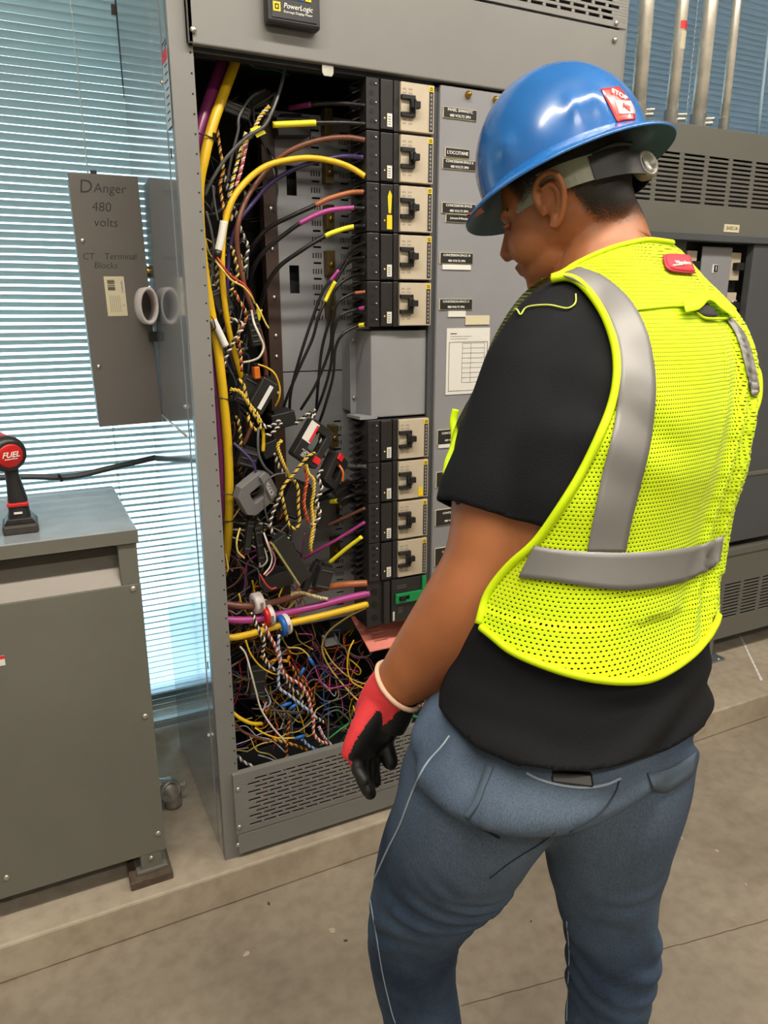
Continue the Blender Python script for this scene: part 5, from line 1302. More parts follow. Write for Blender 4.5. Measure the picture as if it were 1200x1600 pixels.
# head
m.ball(hp_(-.012, 0, .030), (.098, .076, .094), 20, axes=AX)
m.ball(hp_(.004, 0, -.012), (.086, .070, .085), 18, axes=AX)
m.ball(hp_(-.050, 0, -.022), (.050, .060, .060), 14, axes=AX)
m.ball(hp_(.034, 0, -.066), (.056, .056, .050), 16, axes=AX)       # jaw
m.ball(hp_(.062, 0, -.092), (.028, .030, .022), 12, axes=AX)       # chin
m.ball(hp_(.050, .034, -.035), (.042, .030, .040), 12, axes=AX)    # cheek
m.ball(hp_(.050, -.034, -.035), (.042, .030, .040), 12, axes=AX)
m.ball(hp_(.072, 0, .020), (.022, .050, .014), 12, axes=AX)        # brow ridge
m.tube([hp_(.084, 0, .008), hp_(.094, 0, -.012), hp_(.104, 0, -.030), hp_(.100, 0, -.040)], [.008, .010, .0125, .010], 12)   # nose
for s_ in (-1, 1): m.ball(hp_(.092, s_ * .012, -.037), (.010, .008, .008), 8, axes=AX)
m.ball(hp_(.089, 0, -.058), (.010, .022, .0055), 8, axes=AX); m.ball(hp_(.087, 0, -.068), (.009, .019, .006), 8, axes=AX)   # lips
# neck
nk = [P(942, 400, 1.13), P(936, 372, 1.132), P(925, 340, 1.13), P(905, 312, 1.125)]
m.tube(spline(nk + [], 4), [.074, .073, .072, .071, .070, .069, .068, .066, .065, .064, .063, .062, .06][:13], 24)
m.tube(spline([P(940, 440, 1.12), P(938, 410, 1.125), P(932, 365, 1.13)], 4), [.076, .075, .074, .073, .072, .071, .070, .069, .068], 24)
head_me = remesh(m, .0032, 7, 'head')
# ear on the near side: bowl, rim and lobe
m = MB()
ec = P(853, 322, 1.052)
# place ear on the head surface, on the near side
eo = HC + HF * -.0  # reference only
def ear(side):
    mm = MB(); q = lambda f, u, s_=0.0: hp_(.002 + f, side * (.074 + s_), -.004 + u)
    rim = [q(.014, -.014, .003), q(.019, .006, .005), q(.017, .022, .008), q(.006, .034, .012), q(-.010, .036, .016), q(-.021, .026, .018), q(-.023, .008, .017), q(-.017, -.012, .013), q(-.008, -.026, .008), q(.004, -.034, .004), q(.011, -.028, .002)]
    mm.tube(spline(rim, 5), .0046, 10)
    mm.tube(spline([q(.008, .020, .007), q(-.006, .022, .011), q(-.013, .010, .012), q(-.010, -.006, .009), q(-.002, -.016, .006)], 5), .0038, 8)
    mm.ball(q(.001, -.026, .004), (.009, .005, .011), 8, axes=AX)
    mm.ball(q(-.004, .004, .002), (.020, .008, .028), 12, axes=AX)
    mm.ball(q(.013, -.004, .004), (.004, .006, .007), 8, axes=AX)
    return mm
ear_l = remesh(ear(1), .0018, 3, 'ear'); ear_r = remesh(ear(-1), .003, 3, 'ear')

# body, one continuous surface
b = MB()
rings, _ = torso_rings([(a + 14, c - 14, y, d, r, f) for a, c, y, d, r, f in TR[2:-3]], 5, 40); closed_loft(b, rings)
rings, _ = torso_rings([(a + 12, c - 12, y, d, r, f) for a, c, y, d, r, f in PEL], 4, 40); closed_loft(b, rings)
limb(b, ARM); limb(b, RARM, inset=.004); limb(b, LLEG, inset=.010); limb(b, RLEG, inset=.010)
b.tube(spline([P(945, 480, 1.11), P(942, 430, 1.12), P(935, 385, 1.13), P(922, 345, 1.13)], 4), [.078, .077, .077, .076, .075, .076, .074, .073, .072, .071, .070, .069, .068], 24)
def add_mesh(mb, me):
    base = len(mb.v); mb.v += [v.co.copy() for v in me.vertices]
    for p in me.polygons: mb.f.append([base + i for i in p.vertices]); mb.m.append(0); mb.smooth.append(True)
# left hand core under the glove, right hand core
def hand(mb, wrist, kn, nrm, brd, scale, curl, thumb_dir, fat=1.0):
    """wrist->knuckles axis, palm normal, breadth axis (towards the index side)"""
    ax = (kn - wrist).normalized(); nrm = (nrm - ax * nrm.dot(ax)).normalized(); brd = ax.cross(nrm).normalized() * (1 if ax.cross(nrm).dot(brd) > 0 else -1)
    S = scale; L = (kn - wrist).length; rr = []
    for t, bw, th in ((-.28, .027, .022), (0, .027, .021), (.22, .032, .0185), (.5, .039, .0175), (.8, .042, .0155), (1.0, .041, .0125), (1.06, .037, .010)):
        c_ = wrist + ax * (L * t); rr.append([c_ + brd * (bw * S * fat * sup(math.cos(x), .8)) + nrm * (th * S * fat * sup(math.sin(x), .8)) for x in [2 * math.pi * j / 24 for j in range(24)]])
    closed_loft(mb, rr)
    lens = (.068, .076, .071, .056)
    for k in range(4):
        base = kn + brd * (S * (.0285 - .019 * k)) - ax * (.012 + .004 * abs(k - 1))
        ln = lens[k] * S; cu = curl[k]; d = ax.copy(); pts = [base]; p = base
        for sgm, frac in enumerate((.42, .32, .26)):
            ang = cu[sgm]; d = (d * math.cos(ang) + nrm * math.sin(ang)).normalized() if sgm == 0 else (Matrix.Rotation(ang, 3, ax.cross(nrm)) @ d).normalized()
            p = p + d * ln * frac * .5; pts.append(p); p = p + d * ln * frac * .5; pts.append(p)
        r0 = (.0098, .0102, .0098, .0088)[k] * S * fat
        mb.tube(spline(pts, 3), [r0 * (1 - .22 * i / 18) for i in range(19)], 14); mb.ball(pts[-1], r0 * .78, 8)
    tb = wrist + ax * (L * .28) + brd * (.026 * S) + nrm * (.008 * S); td = thumb_dir.normalized()
    pts = [tb, tb + (td * .6 + ax * .4).normalized() * .028 * S, tb + (td * .35 + ax * .8).normalized() * .052 * S, tb + (td * .15 + ax + nrm * .35).normalized() * .074 * S]
    mb.tube(spline(pts, 4), [.0145 * S * fat * (1 - .3 * i / 12) for i in range(13)], 14); mb.ball(pts[-1], .0100 * S * fat, 8)
WR = P(602, 1088, 1.02); KN = P(569, 1172, 1.035)
NRM = (CR * .62 + CF * -.45 + CU * -.15)          # palm faces right / back
BRD = (CF * .75 + CR * .6)                        # index side is away from us
CURL = ((.10, .25, .3), (.14, .32, .35), (.20, .40, .40), (.28, .50, .45))
hand(b, WR, KN, NRM, BRD, .98, CURL, (CF * .7 - CU * .9), fat=.80)
hand(b, P(905, 742, 1.49), P(850, 728, 1.53), CU * -1, CR * .2 + CF, .98, CURL, CF + CR * -.3)
body_me = remesh(b, .0055, 4, 'body')
jb = MB(); add_mesh(jb, body_me); jb2 = jb
n0 = len(jb.v)
for me_ in (head_me, ear_l, ear_r): add_mesh(jb, me_)
person_me = jb.mesh('person', fixn=False)
person = thing('person', (root_c.x, root_c.y, 0), 'worker in blue hard hat, yellow vest, black shirt and jeans, head bowed before the cabinet', 'person')
link_mesh(person_me, 'body', SKIN, person)
PERSON = person

# ---- t-shirt
m = MB()
rings, TAB = torso_rings(TR[:-2], 6, 64); closed_loft(m, rings)
limb(m, SLV, 6, 36)
limb(m, [(1040, 535, 1.19, .080, .085), (1062, 580, 1.235, .082, .085), (1070, 640, 1.265, .078, .080), (1066, 700, 1.31, .072, .073)], 6, 32)
shirt_me = remesh(m, .0050, 12, 'tshirt')
def folds(p, n0):
    q = p * 1.0
    a = noise.noise(V((q.x * 9, q.y * 9, q.z * 4.5))) * .0035
    b_ = noise.noise(V((q.x * 4 + q.z * 9 + 3, q.y * 4 - q.z * 5, q.z * 16))) * .0035
    c_ = .0030 * math.sin(q.z * 55 + q.x * 40 + 5 * noise.noise(q * 6)) * max(0, noise.noise(q * 3.3 + V((7, 1, 3))) * 2)
    return a + b_ + c_
def hem_folds(p, n0):
    a = folds(p, n0)
    if p.z < 1.05: 
        k = min(1, (1.05 - p.z) / .12); a += k * (.007 * math.sin(p.z * 70 + 8 * noise.noise(p * 5)) + .004)
    return a
displace(shirt_me, hem_folds)
SBVH_ME = shirt_me.copy()
# open the sleeve and the bottom hem: drop faces beyond the hem planes
bm = bmesh.new(); bm.from_mesh(shirt_me)
sa = P(765, 813, .94); sn = (P(765, 813, .94) - P(785, 720, .95)).normalized(); sn = (CU * -1 - CR * .337 - CF * .05).normalized()
kill = [f for f in bm.faces if ((f.calc_center_median() - sa).dot(sn) > -.004 and (f.calc_center_median() - sa).length < .12)]
bmesh.ops.delete(bm, geom=kill, context='FACES')
SH = [(640, 1090), (684, 1102), (710, 1140), (750, 1172), (800, 1195), (860, 1204), (920, 1206), (980, 1196), (1040, 1172), (1085, 1148), (1120, 1118), (1180, 1090)]
kill = []
for f in bm.faces:
    c_ = f.calc_center_median(); px, py, d = proj(c_); vis = f.normal.dot((c_ - CAM).normalized()) < .1
    if c_.z > 1.3 and 862 < px < 1075 and py < lerpl([(862, 440), (880, 431), (905, 415), (950, 395), (985, 385), (1014, 380), (1050, 384), (1075, 400)], px): kill.append(f); continue
    if c_.z < 1.05 and ((vis and py > lerpl(SH, px)) or c_.z < .80 or (not vis and c_.z < .90) or (f.normal.z < -.45 and c_.z < .98)): kill.append(f)
bmesh.ops.delete(bm, geom=kill, context='FACES')
keep_large(bm)
smooth_edges(bm, 12)
bm.to_mesh(shirt_me); bm.free()
tshirt = link_mesh(shirt_me, 'tshirt', SHIRT, person)
sol = tshirt.modifiers.new('solid', 'SOLIDIFY'); sol.thickness = .003; sol.offset = -1

# ---- raycast helper
def bvh_of(me, off=V((0, 0, 0))):
    return BVHTree.FromPolygons([v.co + off for v in me.vertices], [list(p.vertices) for p in me.polygons])
def cast(bv, px, py, up=.0):
    r = ray(px, py).normalized(); h = bv.ray_cast(CAM, r)
    if h[0] is None: return None
    n_ = h[1]; n_ = n_ if n_.dot(r) < 0 else -n_
    return h[0] + n_ * up, n_
def path2(pts, sub=8):
    s_ = spline([V((a, b_, 0)) for a, b_ in pts], sub); return [(p.x, p.y) for p in s_]
def draped_tube(bv, pts, r, name, m_, parent, up=.0, sub=8, n_=8):
    q = [c_[0] for c_ in (cast(bv, a, b_, up) for a, b_ in path2(pts, sub)) if c_]
    # smooth depth jumps
    for _ in range(2): q = [q[0]] + [(a + b_ * 2 + c_) / 4 for a, b_, c_ in zip(q, q[1:], q[2:])] + [q[-1]]
    return MB().tube(q, r, n_).build(name, m_, parent)
def draped_strip(bv, L_, R_, name, m_, parent, up=.002, sub=10, k=6, smooth_=True, thick=.0012):
    A = path2(L_, sub); B = path2(R_, sub); rows = []
    for (a, b_), (c_, d) in zip(A, B):
        row = []
        for i in range(k + 1):
            t = i / k; h = cast(bv, a + (c_ - a) * t, b_ + (d - b_) * t, up); row.append(h[0] if h else None)
        rows.append(row)
    last = None
    for row in rows:
        for i, v in enumerate(row):
            if v is None: row[i] = next((x for x in row if x is not None), last)
            last = row[i] or last
    rows = [r for r in rows if all(x is not None for x in r)]
    m = MB(); w_ = k + 1
    m.add([p for r in rows for p in r], [(j * w_ + i, j * w_ + i + 1, (j + 1) * w_ + i + 1, (j + 1) * w_ + i) for j in range(len(rows) - 1) for i in range(k)], 0, True)
    o = m.build(name, m_, parent)
    s_ = o.modifiers.new('solid', 'SOLIDIFY'); s_.thickness = thick; s_.offset = 0
    return o

# ---- vest
def vest_fabric():
    m = bpy.data.materials.new('hi vis mesh'); m.use_nodes = True
    n = m.node_tree.nodes; l = m.node_tree.links; b = n['Principled BSDF']
    b.inputs['Base Color'].default_value = (.52, .70, .0, 1); b.inputs['Roughness'].default_value = .7; b.inputs['Specular IOR Level'].default_value = .25
    b.inputs['Sheen Weight'].default_value = .1
    uv = n.new('ShaderNodeUVMap'); uv.uv_map = 'UVMap'; sx = n.new('ShaderNodeSeparateXYZ'); l.new(uv.outputs[0], sx.inputs[0])
    def math_(op, a, b_=None):
        q = n.new('ShaderNodeMath'); q.operation = op
        for i, x in enumerate((a, b_)):
            if x is None: continue
            if isinstance(x, (int, float)): q.inputs[i].default_value = x
            else: l.new(x, q.inputs[i])
        return q.outputs[0]
    PIT = .0047
    v = math_('DIVIDE', sx.outputs['Y'], PIT); row = math_('FLOOR', v)
    off = math_('MULTIPLY', math_('MODULO', row, 2.0), .5)
    u = math_('ADD', math_('DIVIDE', sx.outputs['X'], PIT), off)
    fu = math_('SUBTRACT', math_('FRACT', u), .5); fv = math_('SUBTRACT', math_('FRACT', v), .5)
    d = math_('ADD', math_('MULTIPLY', fu, fu), math_('MULTIPLY', math_('MULTIPLY', fv, fv), 1.8))
    hole = math_('LESS_THAN', d, .052)
    tr = n.new('ShaderNodeBsdfTransparent'); mx = n.new('ShaderNodeMixShader'); out = n['Material Output']
    l.new(hole, mx.inputs[0]); l.new(b.outputs[0], mx.inputs[1]); l.new(tr.outputs[0], mx.inputs[2]); l.new(mx.outputs[0], out.inputs[0])
    bp = n.new('ShaderNodeBump'); bp.inputs['Strength'].default_value = .5; bp.inputs['Distance'].default_value = .001
    l.new(d, bp.inputs['Height']); l.new(bp.outputs[0], b.inputs['Normal'])
    return m
VEST = vest_fabric()
PIPE = mat('hi vis piping', '#d8f400', .6, spec=.3)
PIPE.node_tree.nodes['Principled BSDF'].inputs['Base Color'].default_value = (.56, .76, .0, 1)
REFL = mat('silver reflective tape', '#757472', .45, metal=.2, vary=.05, scale=6, bump=.12, bscale=30)
vme = SBVH_ME.copy()
def spine_at(z):
    best = min(TAB, key=lambda r: abs(r[0].z - z)); return best[0]
def vest_off(p, n0):
    s_ = spine_at(p.z); base = .0075
    if p.z < 1.2: base += min(1, (1.2 - p.z) / .2) * .008
    q = (p - s_).dot(LEFT)
    back = max(0, -n0.dot(FACE))
    up = max(0, min(1, (p.z - 1.0) / .15)) * max(0, min(1, (1.52 - p.z) / .12))
    ph = q * 105 + p.z * 16 + 1.8 * noise.noise(p * 5)
    right = max(0, min(1, (.07 - q) / .10))
    base += up * back * right * .0085 * (math.sin(ph) ** 3 * .7 + .5 * math.sin(ph))
    base += .004 * noise.noise(V((p.x * 7, p.y * 7, p.z * 3 + 5)))
    if p.z < 1.12: base += .004 * math.sin(q * 30 + 2)
    return max(.005, base)
displace(vme, vest_off)
VB = bvh_of(vme)
ARMH = [(862, 436), (885, 433), (905, 441), (928, 466), (948, 500), (962, 545), (964, 590), (955, 635), (935, 685), (908, 740), (874, 795), (836, 848), (795, 885), (762, 928), (748, 975)]
HEM = [(752, 980), (772, 996), (800, 1018), (850, 1040), (910, 1058), (970, 1065), (1020, 1060), (1070, 1032), (1102, 1000), (1116, 978), (1122, 962)]
def ytab(tab, x): return lerpl(tab, x)
arm_x = [(y, x) for x, y in ARMH]
NECK = [(862, 434), (880, 427), (905, 411), (950, 391), (985, 381), (1014, 376), (1050, 380), (1072, 396)]
bm = bmesh.new(); bm.from_mesh(vme)
kill = []
for f in bm.faces:
    c_ = f.calc_center_median(); px, py, d = proj(c_); s_ = spine_at(c_.z); q = c_ - s_
    vis = f.normal.dot((c_ - CAM).normalized()) < .05
    lat = q.dot(LEFT); fr = q.dot(FACE)
    k = False
    if lat > -.02 and fr < .07 and vis:
        if py > 436 and px < lerpl(arm_x, py): k = True
        if py <= 436 and px < 862: k = True
    else:
        if lat > .178 - max(0, (1.30 - c_.z)) * .0 and c_.z > 1.02: k = True
    if lat < -.215 and c_.z > 1.20: k = True
    # neck opening
    if py < lerpl(NECK, px) and px > 855: k = True
    if fr > .02 and abs(lat) < .055 + max(0, c_.z - 1.35) * .3 and c_.z > 1.25: k = True
    # bottom
    if px < 790 and py > 900 and not vis: k = True
    if px < 760 and py > 700 and not vis: k = True
    if vis and px > 752:
        if py > lerpl(HEM, px): k = True
    if c_.z < .955: k = True
    if not vis and c_.z < 1.08: k = True
    if px > 1112 and py > 962: k = True
    if k: kill.append(f)
bmesh.ops.delete(bm, geom=kill, context='FACES')
keep_large(bm)
smooth_edges(bm, 10)
uvl = bm.loops.layers.uv.new('UVMap')
for f in bm.faces:
    for lp in f.loops:
        p = lp.vert.co; s_ = spine_at(1.2); q = p - s_; ang = math.atan2(-q.dot(FACE), q.dot(LEFT))
        lp[uvl].uv = (ang * .19, p.z)
bm.to_mesh(vme); bm.free()
vest = link_mesh(vme, 'safety_vest', VEST, person)
vest['label'] = 'hi vis yellow mesh safety vest with grey tape'
draped_tube(VB, ARMH, .0052, 'armhole_piping', PIPE, vest, .000)
draped_tube(VB, HEM, .0045, 'hem_piping', PIPE, vest, .001)
draped_tube(VB, NECK[:-1], .0042, 'collar_piping', PIPE, vest, .001)
# reflective tape
draped_strip(VB, [(875, 433), (905, 446), (935, 478), (957, 520), (966, 560), (966, 610), (955, 680), (940, 740), (928, 800), (916, 862)],
             [(905, 421), (945, 437), (982, 470), (1006, 512), (1018, 560), (1022, 620), (1014, 690), (998, 760), (985, 810), (975, 862)], 'reflective_stripe', REFL, vest, .0032)
draped_strip(VB, [(836, 852), (870, 858), (920, 862), (975, 863), (1030, 860), (1085, 852), (1128, 838)],
             [(812, 903), (860, 908), (910, 916), (965, 922), (1020, 918), (1075, 905), (1122, 880)], 'reflective_band', REFL, vest, .0036)
draped_strip(VB, [(1132, 500), (1148, 525), (1158, 555), (1166, 590), (1172, 620)], [(1140, 498), (1160, 522), (1172, 550), (1180, 585), (1184, 615)], 'right_reflective_stripe', REFL, vest, .0030)
# red cloth patch
pc_, pn = cast(VB, 1058, 415, .003)
def decal_frame(bv, px, py, up=.003):
    c_, n0 = cast(bv, px, py, up); a = cast(bv, px + 14, py, up)[0]; a2 = cast(bv, px - 14, py, up)[0]
    ex_ = (a - a2).normalized(); ex_ = (ex_ - n0 * ex_.dot(n0)).normalized(); ey_ = n0.cross(ex_).normalized()
    if ey_.dot(CU) < 0: ey_ = -ey_
    return c_, ex_, ey_, n0
pt = draped_strip(VB, [(1032, 404), (1040, 401), (1058, 401), (1074, 403)], [(1036, 420), (1044, 427), (1062, 430), (1083, 431)], 'maker_patch', mat('patch border', '#b5233f', .6), vest, .0045, 6, 5)
pt2 = draped_strip(VB, [(1036, 406), (1043, 403.5), (1058, 403.5), (1072, 405)], [(1039, 419), (1047, 425), (1062, 427.5), (1080, 428.5)], 'red_field', mat('patch red', '#d8303f', .6), pt, .0056, 6, 5)
c_, ex_, ey_, n0 = decal_frame(VB, 1059, 420, .0105)
text('lettering', 'Milwaukee', c_, .0108, TXTW, pt, mtx=Matrix((ex_, ey_, n0)).transposed(), shear=.3)
draped_strip(VB, [(1046, 420), (1056, 419), (1068, 417)], [(1047, 422), (1057, 421), (1068, 418.5)], 'underline', TXTW, pt, .0066, 4, 1)
# yoke seam and vent flap
draped_tube(VB, [(975, 488), (1010, 484), (1050, 480), (1075, 482)], .0014, 'yoke_seam', PIPE, vest, .002)
fl = draped_strip(VB, [(1058, 478), (1080, 466), (1100, 462), (1125, 476), (1140, 490)], [(1063, 497), (1083, 492), (1100, 478), (1119, 492), (1142, 506)], 'vent_flap', PIPE, vest, .010, 5, 4)
draped_strip(VB, [(1084, 488), (1092, 481), (1100, 477), (1106, 482), (1114, 490)], [(1087, 491), (1095, 497), (1104, 500), (1110, 499), (1118, 497)], 'dark_vent_sheet', BLACKM, vest, .004, 4, 3)  # black patch laid on the cloth to paint the dark gap under the flap
draped_tube(VB, [(1085, 492), (1097, 500), (1115, 501), (1135, 500)], .0016, 'vent_hem', PIPE, vest, .004)
# side strap seen past the sleeve, and the right armhole edge
sv = [P(712, 640, 1.02), P(708, 658, 1.02), P(710, 680, 1.015), P(708, 700, 1.01), P(700, 722, 1.0), P(697, 742, .995)]
MB().tube(spline(sv, 6), .0052, 8).build('front_edge_piping', PIPE, vest)
MB().tube(spline([P(1172, 560, 1.13), P(1184, 580, 1.12), P(1187, 600, 1.115), P(1185, 625, 1.11), P(1176, 650, 1.10)], 6), .0046, 8).build('right_armhole_piping', PIPE, vest)
# loose thread on the sleeve, sleeve hem stitching
SB = bvh_of(SBVH_ME)
draped_tube(SB, [(800, 466), (790, 480), (782, 492), (786, 499), (795, 497), (800, 488), (809, 485), (815, 494), (822, 484), (835, 480), (860, 479), (885, 484), (898, 476), (899, 462)], .0011, 'loose_thread', mat('pale green thread', '#c3d45a', .8), vest, .0025)

# ---- jeans
def denim():
    m = bpy.data.materials.new('blue denim'); m.use_nodes = True
    n = m.node_tree.nodes; l = m.node_tree.links; b = n['Principled BSDF']
    co = n.new('ShaderNodeTexCoord')
    t = n.new('ShaderNodeTexNoise'); t.inputs['Scale'].default_value = 5; t.inputs['Detail'].default_value = 6; t.inputs['Roughness'].default_value = .6
    l.new(co.outputs['Object'], t.inputs[0])
    r = n.new('ShaderNodeValToRGB'); r.color_ramp.elements[0].position = .36; r.color_ramp.elements[1].position = .70
    r.color_ramp.elements[0].color = lin('#253247'); r.color_ramp.elements[1].color = lin('#4a5d74')
    l.new(t.outputs[0], r.inputs[0])
    w1 = n.new('ShaderNodeTexNoise'); w1.inputs['Scale'].default_value = 750; mp = n.new('ShaderNodeMapping'); mp.inputs['Scale'].default_value = (1, 1, .35)
    l.new(co.outputs['Object'], mp.inputs[0]); l.new(mp.outputs[0], w1.inputs[0])
    r2 = n.new('ShaderNodeValToRGB'); r2.color_ramp.elements[0].position = .35; r2.color_ramp.elements[0].color = (.76, .78, .82, 1); r2.color_ramp.elements[1].position = .65; r2.color_ramp.elements[1].color = (1.18, 1.18, 1.18, 1)
    l.new(w1.outputs[0], r2.inputs[0])
    mx = n.new('ShaderNodeMix'); mx.data_type = 'RGBA'; mx.blend_type = 'MULTIPLY'; mx.inputs['Factor'].default_value = .9
    # worn, washed-out seat and thighs
    fc = P(870, 1262, .88) - V((root_c.x, root_c.y, 0))
    vd = n.new('ShaderNodeVectorMath'); vd.operation = 'DISTANCE'; vd.inputs[1].default_value = fc; l.new(co.outputs['Object'], vd.inputs[0])
    mr_ = n.new('ShaderNodeMapRange'); mr_.inputs['From Min'].default_value = .04; mr_.inputs['From Max'].default_value = .26; mr_.inputs['To Min'].default_value = .55; mr_.inputs['To Max'].default_value = 0
    l.new(vd.outputs['Value'], mr_.inputs[0])
    mf = n.new('ShaderNodeMix'); mf.data_type = 'RGBA'; mf.inputs['B'].default_value = lin('#68747f')
    l.new(mr_.outputs[0], mf.inputs['Factor']); l.new(r.outputs[0], mf.inputs['A'])
    l.new(mf.outputs['Result'], mx.inputs['A']); l.new(r2.outputs[0], mx.inputs['B']); l.new(mx.outputs['Result'], b.inputs['Base Color'])
    b.inputs['Roughness'].default_value = .85; b.inputs['Specular IOR Level'].default_value = .2
    bp = n.new('ShaderNodeBump'); bp.inputs['Strength'].default_value = .25; bp.inputs['Distance'].default_value = .001
    l.new(w1.outputs[0], bp.inputs['Height']); l.new(bp.outputs[0], b.inputs['Normal'])
    return m
DENIM = denim()
m = MB()
rings, _ = torso_rings(PEL, 5, 56); closed_loft(m, rings)
limb(m, LLEG[:-1], 6, 36); limb(m, RLEG[:-1], 6, 36)
jme = remesh(m, .0052, 10, 'jeans')
knee = P(650, 1440, 1.10)
def jf(p, n0):
    a = .0035 * noise.noise(V((p.x * 8, p.y * 8, p.z * 14)))
    px, py, d = proj(p)
    k = math.exp(-((py - 1430) / 60) ** 2) * (1 if px < 800 else .25)
    a += k * .0045 * math.sin(p.z * 105 + 14 * noise.noise(p * 7) + px * .05) * (.4 + noise.noise(p * 9 + V((4, 4, 4))) * 1.6)
    k2 = math.exp(-((py - 1180) / 60) ** 2) * (1 if px < 760 else .3)
    a += k2 * .005 * math.sin((px * .07 + py * .05) + 3 * noise.noise(p * 7))
    k3 = math.exp(-((py - 1500) / 90) ** 2) * (1 if px > 850 else 0)
    a += k3 * .003 * math.sin(p.z * 90 + px * .06 + 8 * noise.noise(p * 7))
    return a
displace(jme, jf)
JB = bvh_of(jme)
jeans = link_mesh(jme, 'jeans', DENIM, person)
TH = mat('pale blue stitching', '#8fa0ae', .8); TH2 = mat('tan stitching', '#7c6f58', .8)
draped_tube(JB, [(703, 1150), (690, 1168), (670, 1190), (655, 1215), (640, 1250), (625, 1290), (605, 1330), (585, 1375), (576, 1398)], .0013, 'side_seam', TH, jeans, .0008)
draped_tube(JB, [(578, 1400), (583, 1430), (590, 1470), (598, 1520), (612, 1580), (618, 1598)], .0009, 'lower_side_seam', TH, jeans, .0006)
draped_tube(JB, [(868, 1300), (840, 1320), (800, 1345), (765, 1372)], .0009, 'crotch_seam', mat('dark denim seam', '#1e2a3a', .9), jeans, .0006)
draped_tube(JB, [(886, 1440), (890, 1490), (888, 1540), (886, 1595)], .0009, 'inner_seam', TH, jeans, .0006)
PKT = mat('denim pocket edge', '#465564', .85, vary=.1, scale=60)
pk = draped_strip(JB, [(760, 1196), (750, 1225), (738, 1255), (725, 1275)], [(772, 1199), (760, 1228), (748, 1258), (733, 1278)], 'pocket_edge', PKT, jeans, .0018, 6, 2)
draped_tube(JB, [(727, 1275), (745, 1290), (780, 1309)], .0014, 'pocket_stitching', mat('dark denim seam', '#1e2a3a', .9), pk, .0008)
draped_tube(JB, [(968, 1216), (960, 1240), (935, 1272), (890, 1300)], .0010, 'pocket_stitching', mat('dark denim seam', '#1e2a3a', .9), pk, .0006)
draped_tube(JB, [(823, 1208), (840, 1217), (870, 1226), (910, 1231), (945, 1226), (968, 1216)], .0016, 'pocket_hem', TH, pk, .0014)
draped_strip(JB, [(1010, 1208), (1030, 1205), (1055, 1195), (1085, 1175)], [(1018, 1232), (1035, 1238), (1052, 1232), (1080, 1212)], 'right_pocket', PKT, jeans, .0018, 5, 3)
wl_c = cast(JB, 893, 1214, -.001)[0]
wl = MB().obox(wl_c, CR * .024 - CU * .003, CU * .007 + CF * .004, CF * .004).build('wallet', mat('dark brown leather', '#0d0a09', .4), person, bevel=.003)
# ---- glove
m = MB()
hand(m, WR, KN, NRM, BRD, .98, CURL, (CF * .7 - CU * .9), fat=1.20)
limb(m, [(622, 1072, 1.008, .038, .033), (612, 1084, 1.014, .0385, .032), (602, 1106, 1.022, .040, .029), (592, 1130, 1.028, .038, .024)], 4, 28)
gme = remesh(m, .0026, 4, 'glove')
o = link_mesh(gme, 'work_glove', [GLR, GLK], person)
gme = o.data; off = wloc(person)
for p in gme.polygons:
    px, py, d = proj(p.center + off)
    edge = lerpl([(1095, 640), (1118, 618), (1135, 596), (1155, 570), (1175, 558), (1200, 549), (1215, 540)], py)
    edge += 3 * noise.noise(V((py * .05, 1, 2)))
    nv = p.normal.dot(NRM)
    if (px > edge and p.normal.dot(CF) < .35) or (p.normal.dot(CF) >= .35 and nv > -.3) or (nv > .45 and py > 1110): p.material_index = 1
o['label'] = 'red and black dipped work glove'
# cream cuff edge
cpts = []
wa = (P(583, 1050, 1.0), P(640, 1108, 1.0))
axw = (WR - P(650, 1045, .99)).normalized(); vw = (P(612, 1078, 1.012) - CAM).normalized(); a_ = axw.cross(vw).normalized(); b_ = axw.cross(a_).normalized(); cc = P(623, 1071, 1.0075)
for k in range(33):
    t_ = 2 * math.pi * k / 32; cpts.append(cc + a_ * (.0392 * math.cos(t_)) + b_ * (.0345 * math.sin(t_)))
MB().tube(cpts, .0035, 8).build('cuff', GLC, o)
# ---- boots
for (ax_, px_, py_, d_, yaw) in ((0, 712, 1900, 1.28, .2), (1, 928, 1960, 1.18, -.1)):
    c_ = P(px_, py_, d_); c_.z = 0
    f_ = (Matrix.Rotation(yaw, 3, 'Z') @ FACE).normalized(); s_ = UPZ.cross(f_)
    m = MB(); rr = []
    for t_, w_, h_ in ((-.075, .030, .07), (-.06, .036, .10), (-.02, .040, .115), (.03, .040, .11), (.08, .045, .075), (.14, .048, .055), (.18, .042, .045), (.20, .025, .03)):
        rr.append([c_ + f_ * t_ + s_ * (w_ * sup(math.cos(x), .7)) + UPZ * (.022 + h_ * .5 + h_ * .5 * sup(math.sin(x), .7)) for x in [2 * math.pi * j / 24 for j in range(24)]])
    closed_loft(m, rr); 
    m.tube([c_ + UPZ * .08, c_ + UPZ * .19], .054, 20)
    bo = link_mesh(remesh(m, .005, 4, 'boot'), 'boot', SHOE, person)
    sp = [(-.085, .0), (-.078, .032), (-.03, .040), (.03, .038), (.10, .048), (.16, .048), (.205, .026), (.212, 0)]
    sp = sp + [(a, -b2) for a, b2 in sp[::-1][1:-1]]
    MB().oprism(c_ + UPZ * .0125, f_, s_, UPZ, sp, .0125).build('sole', SOLE, bo)

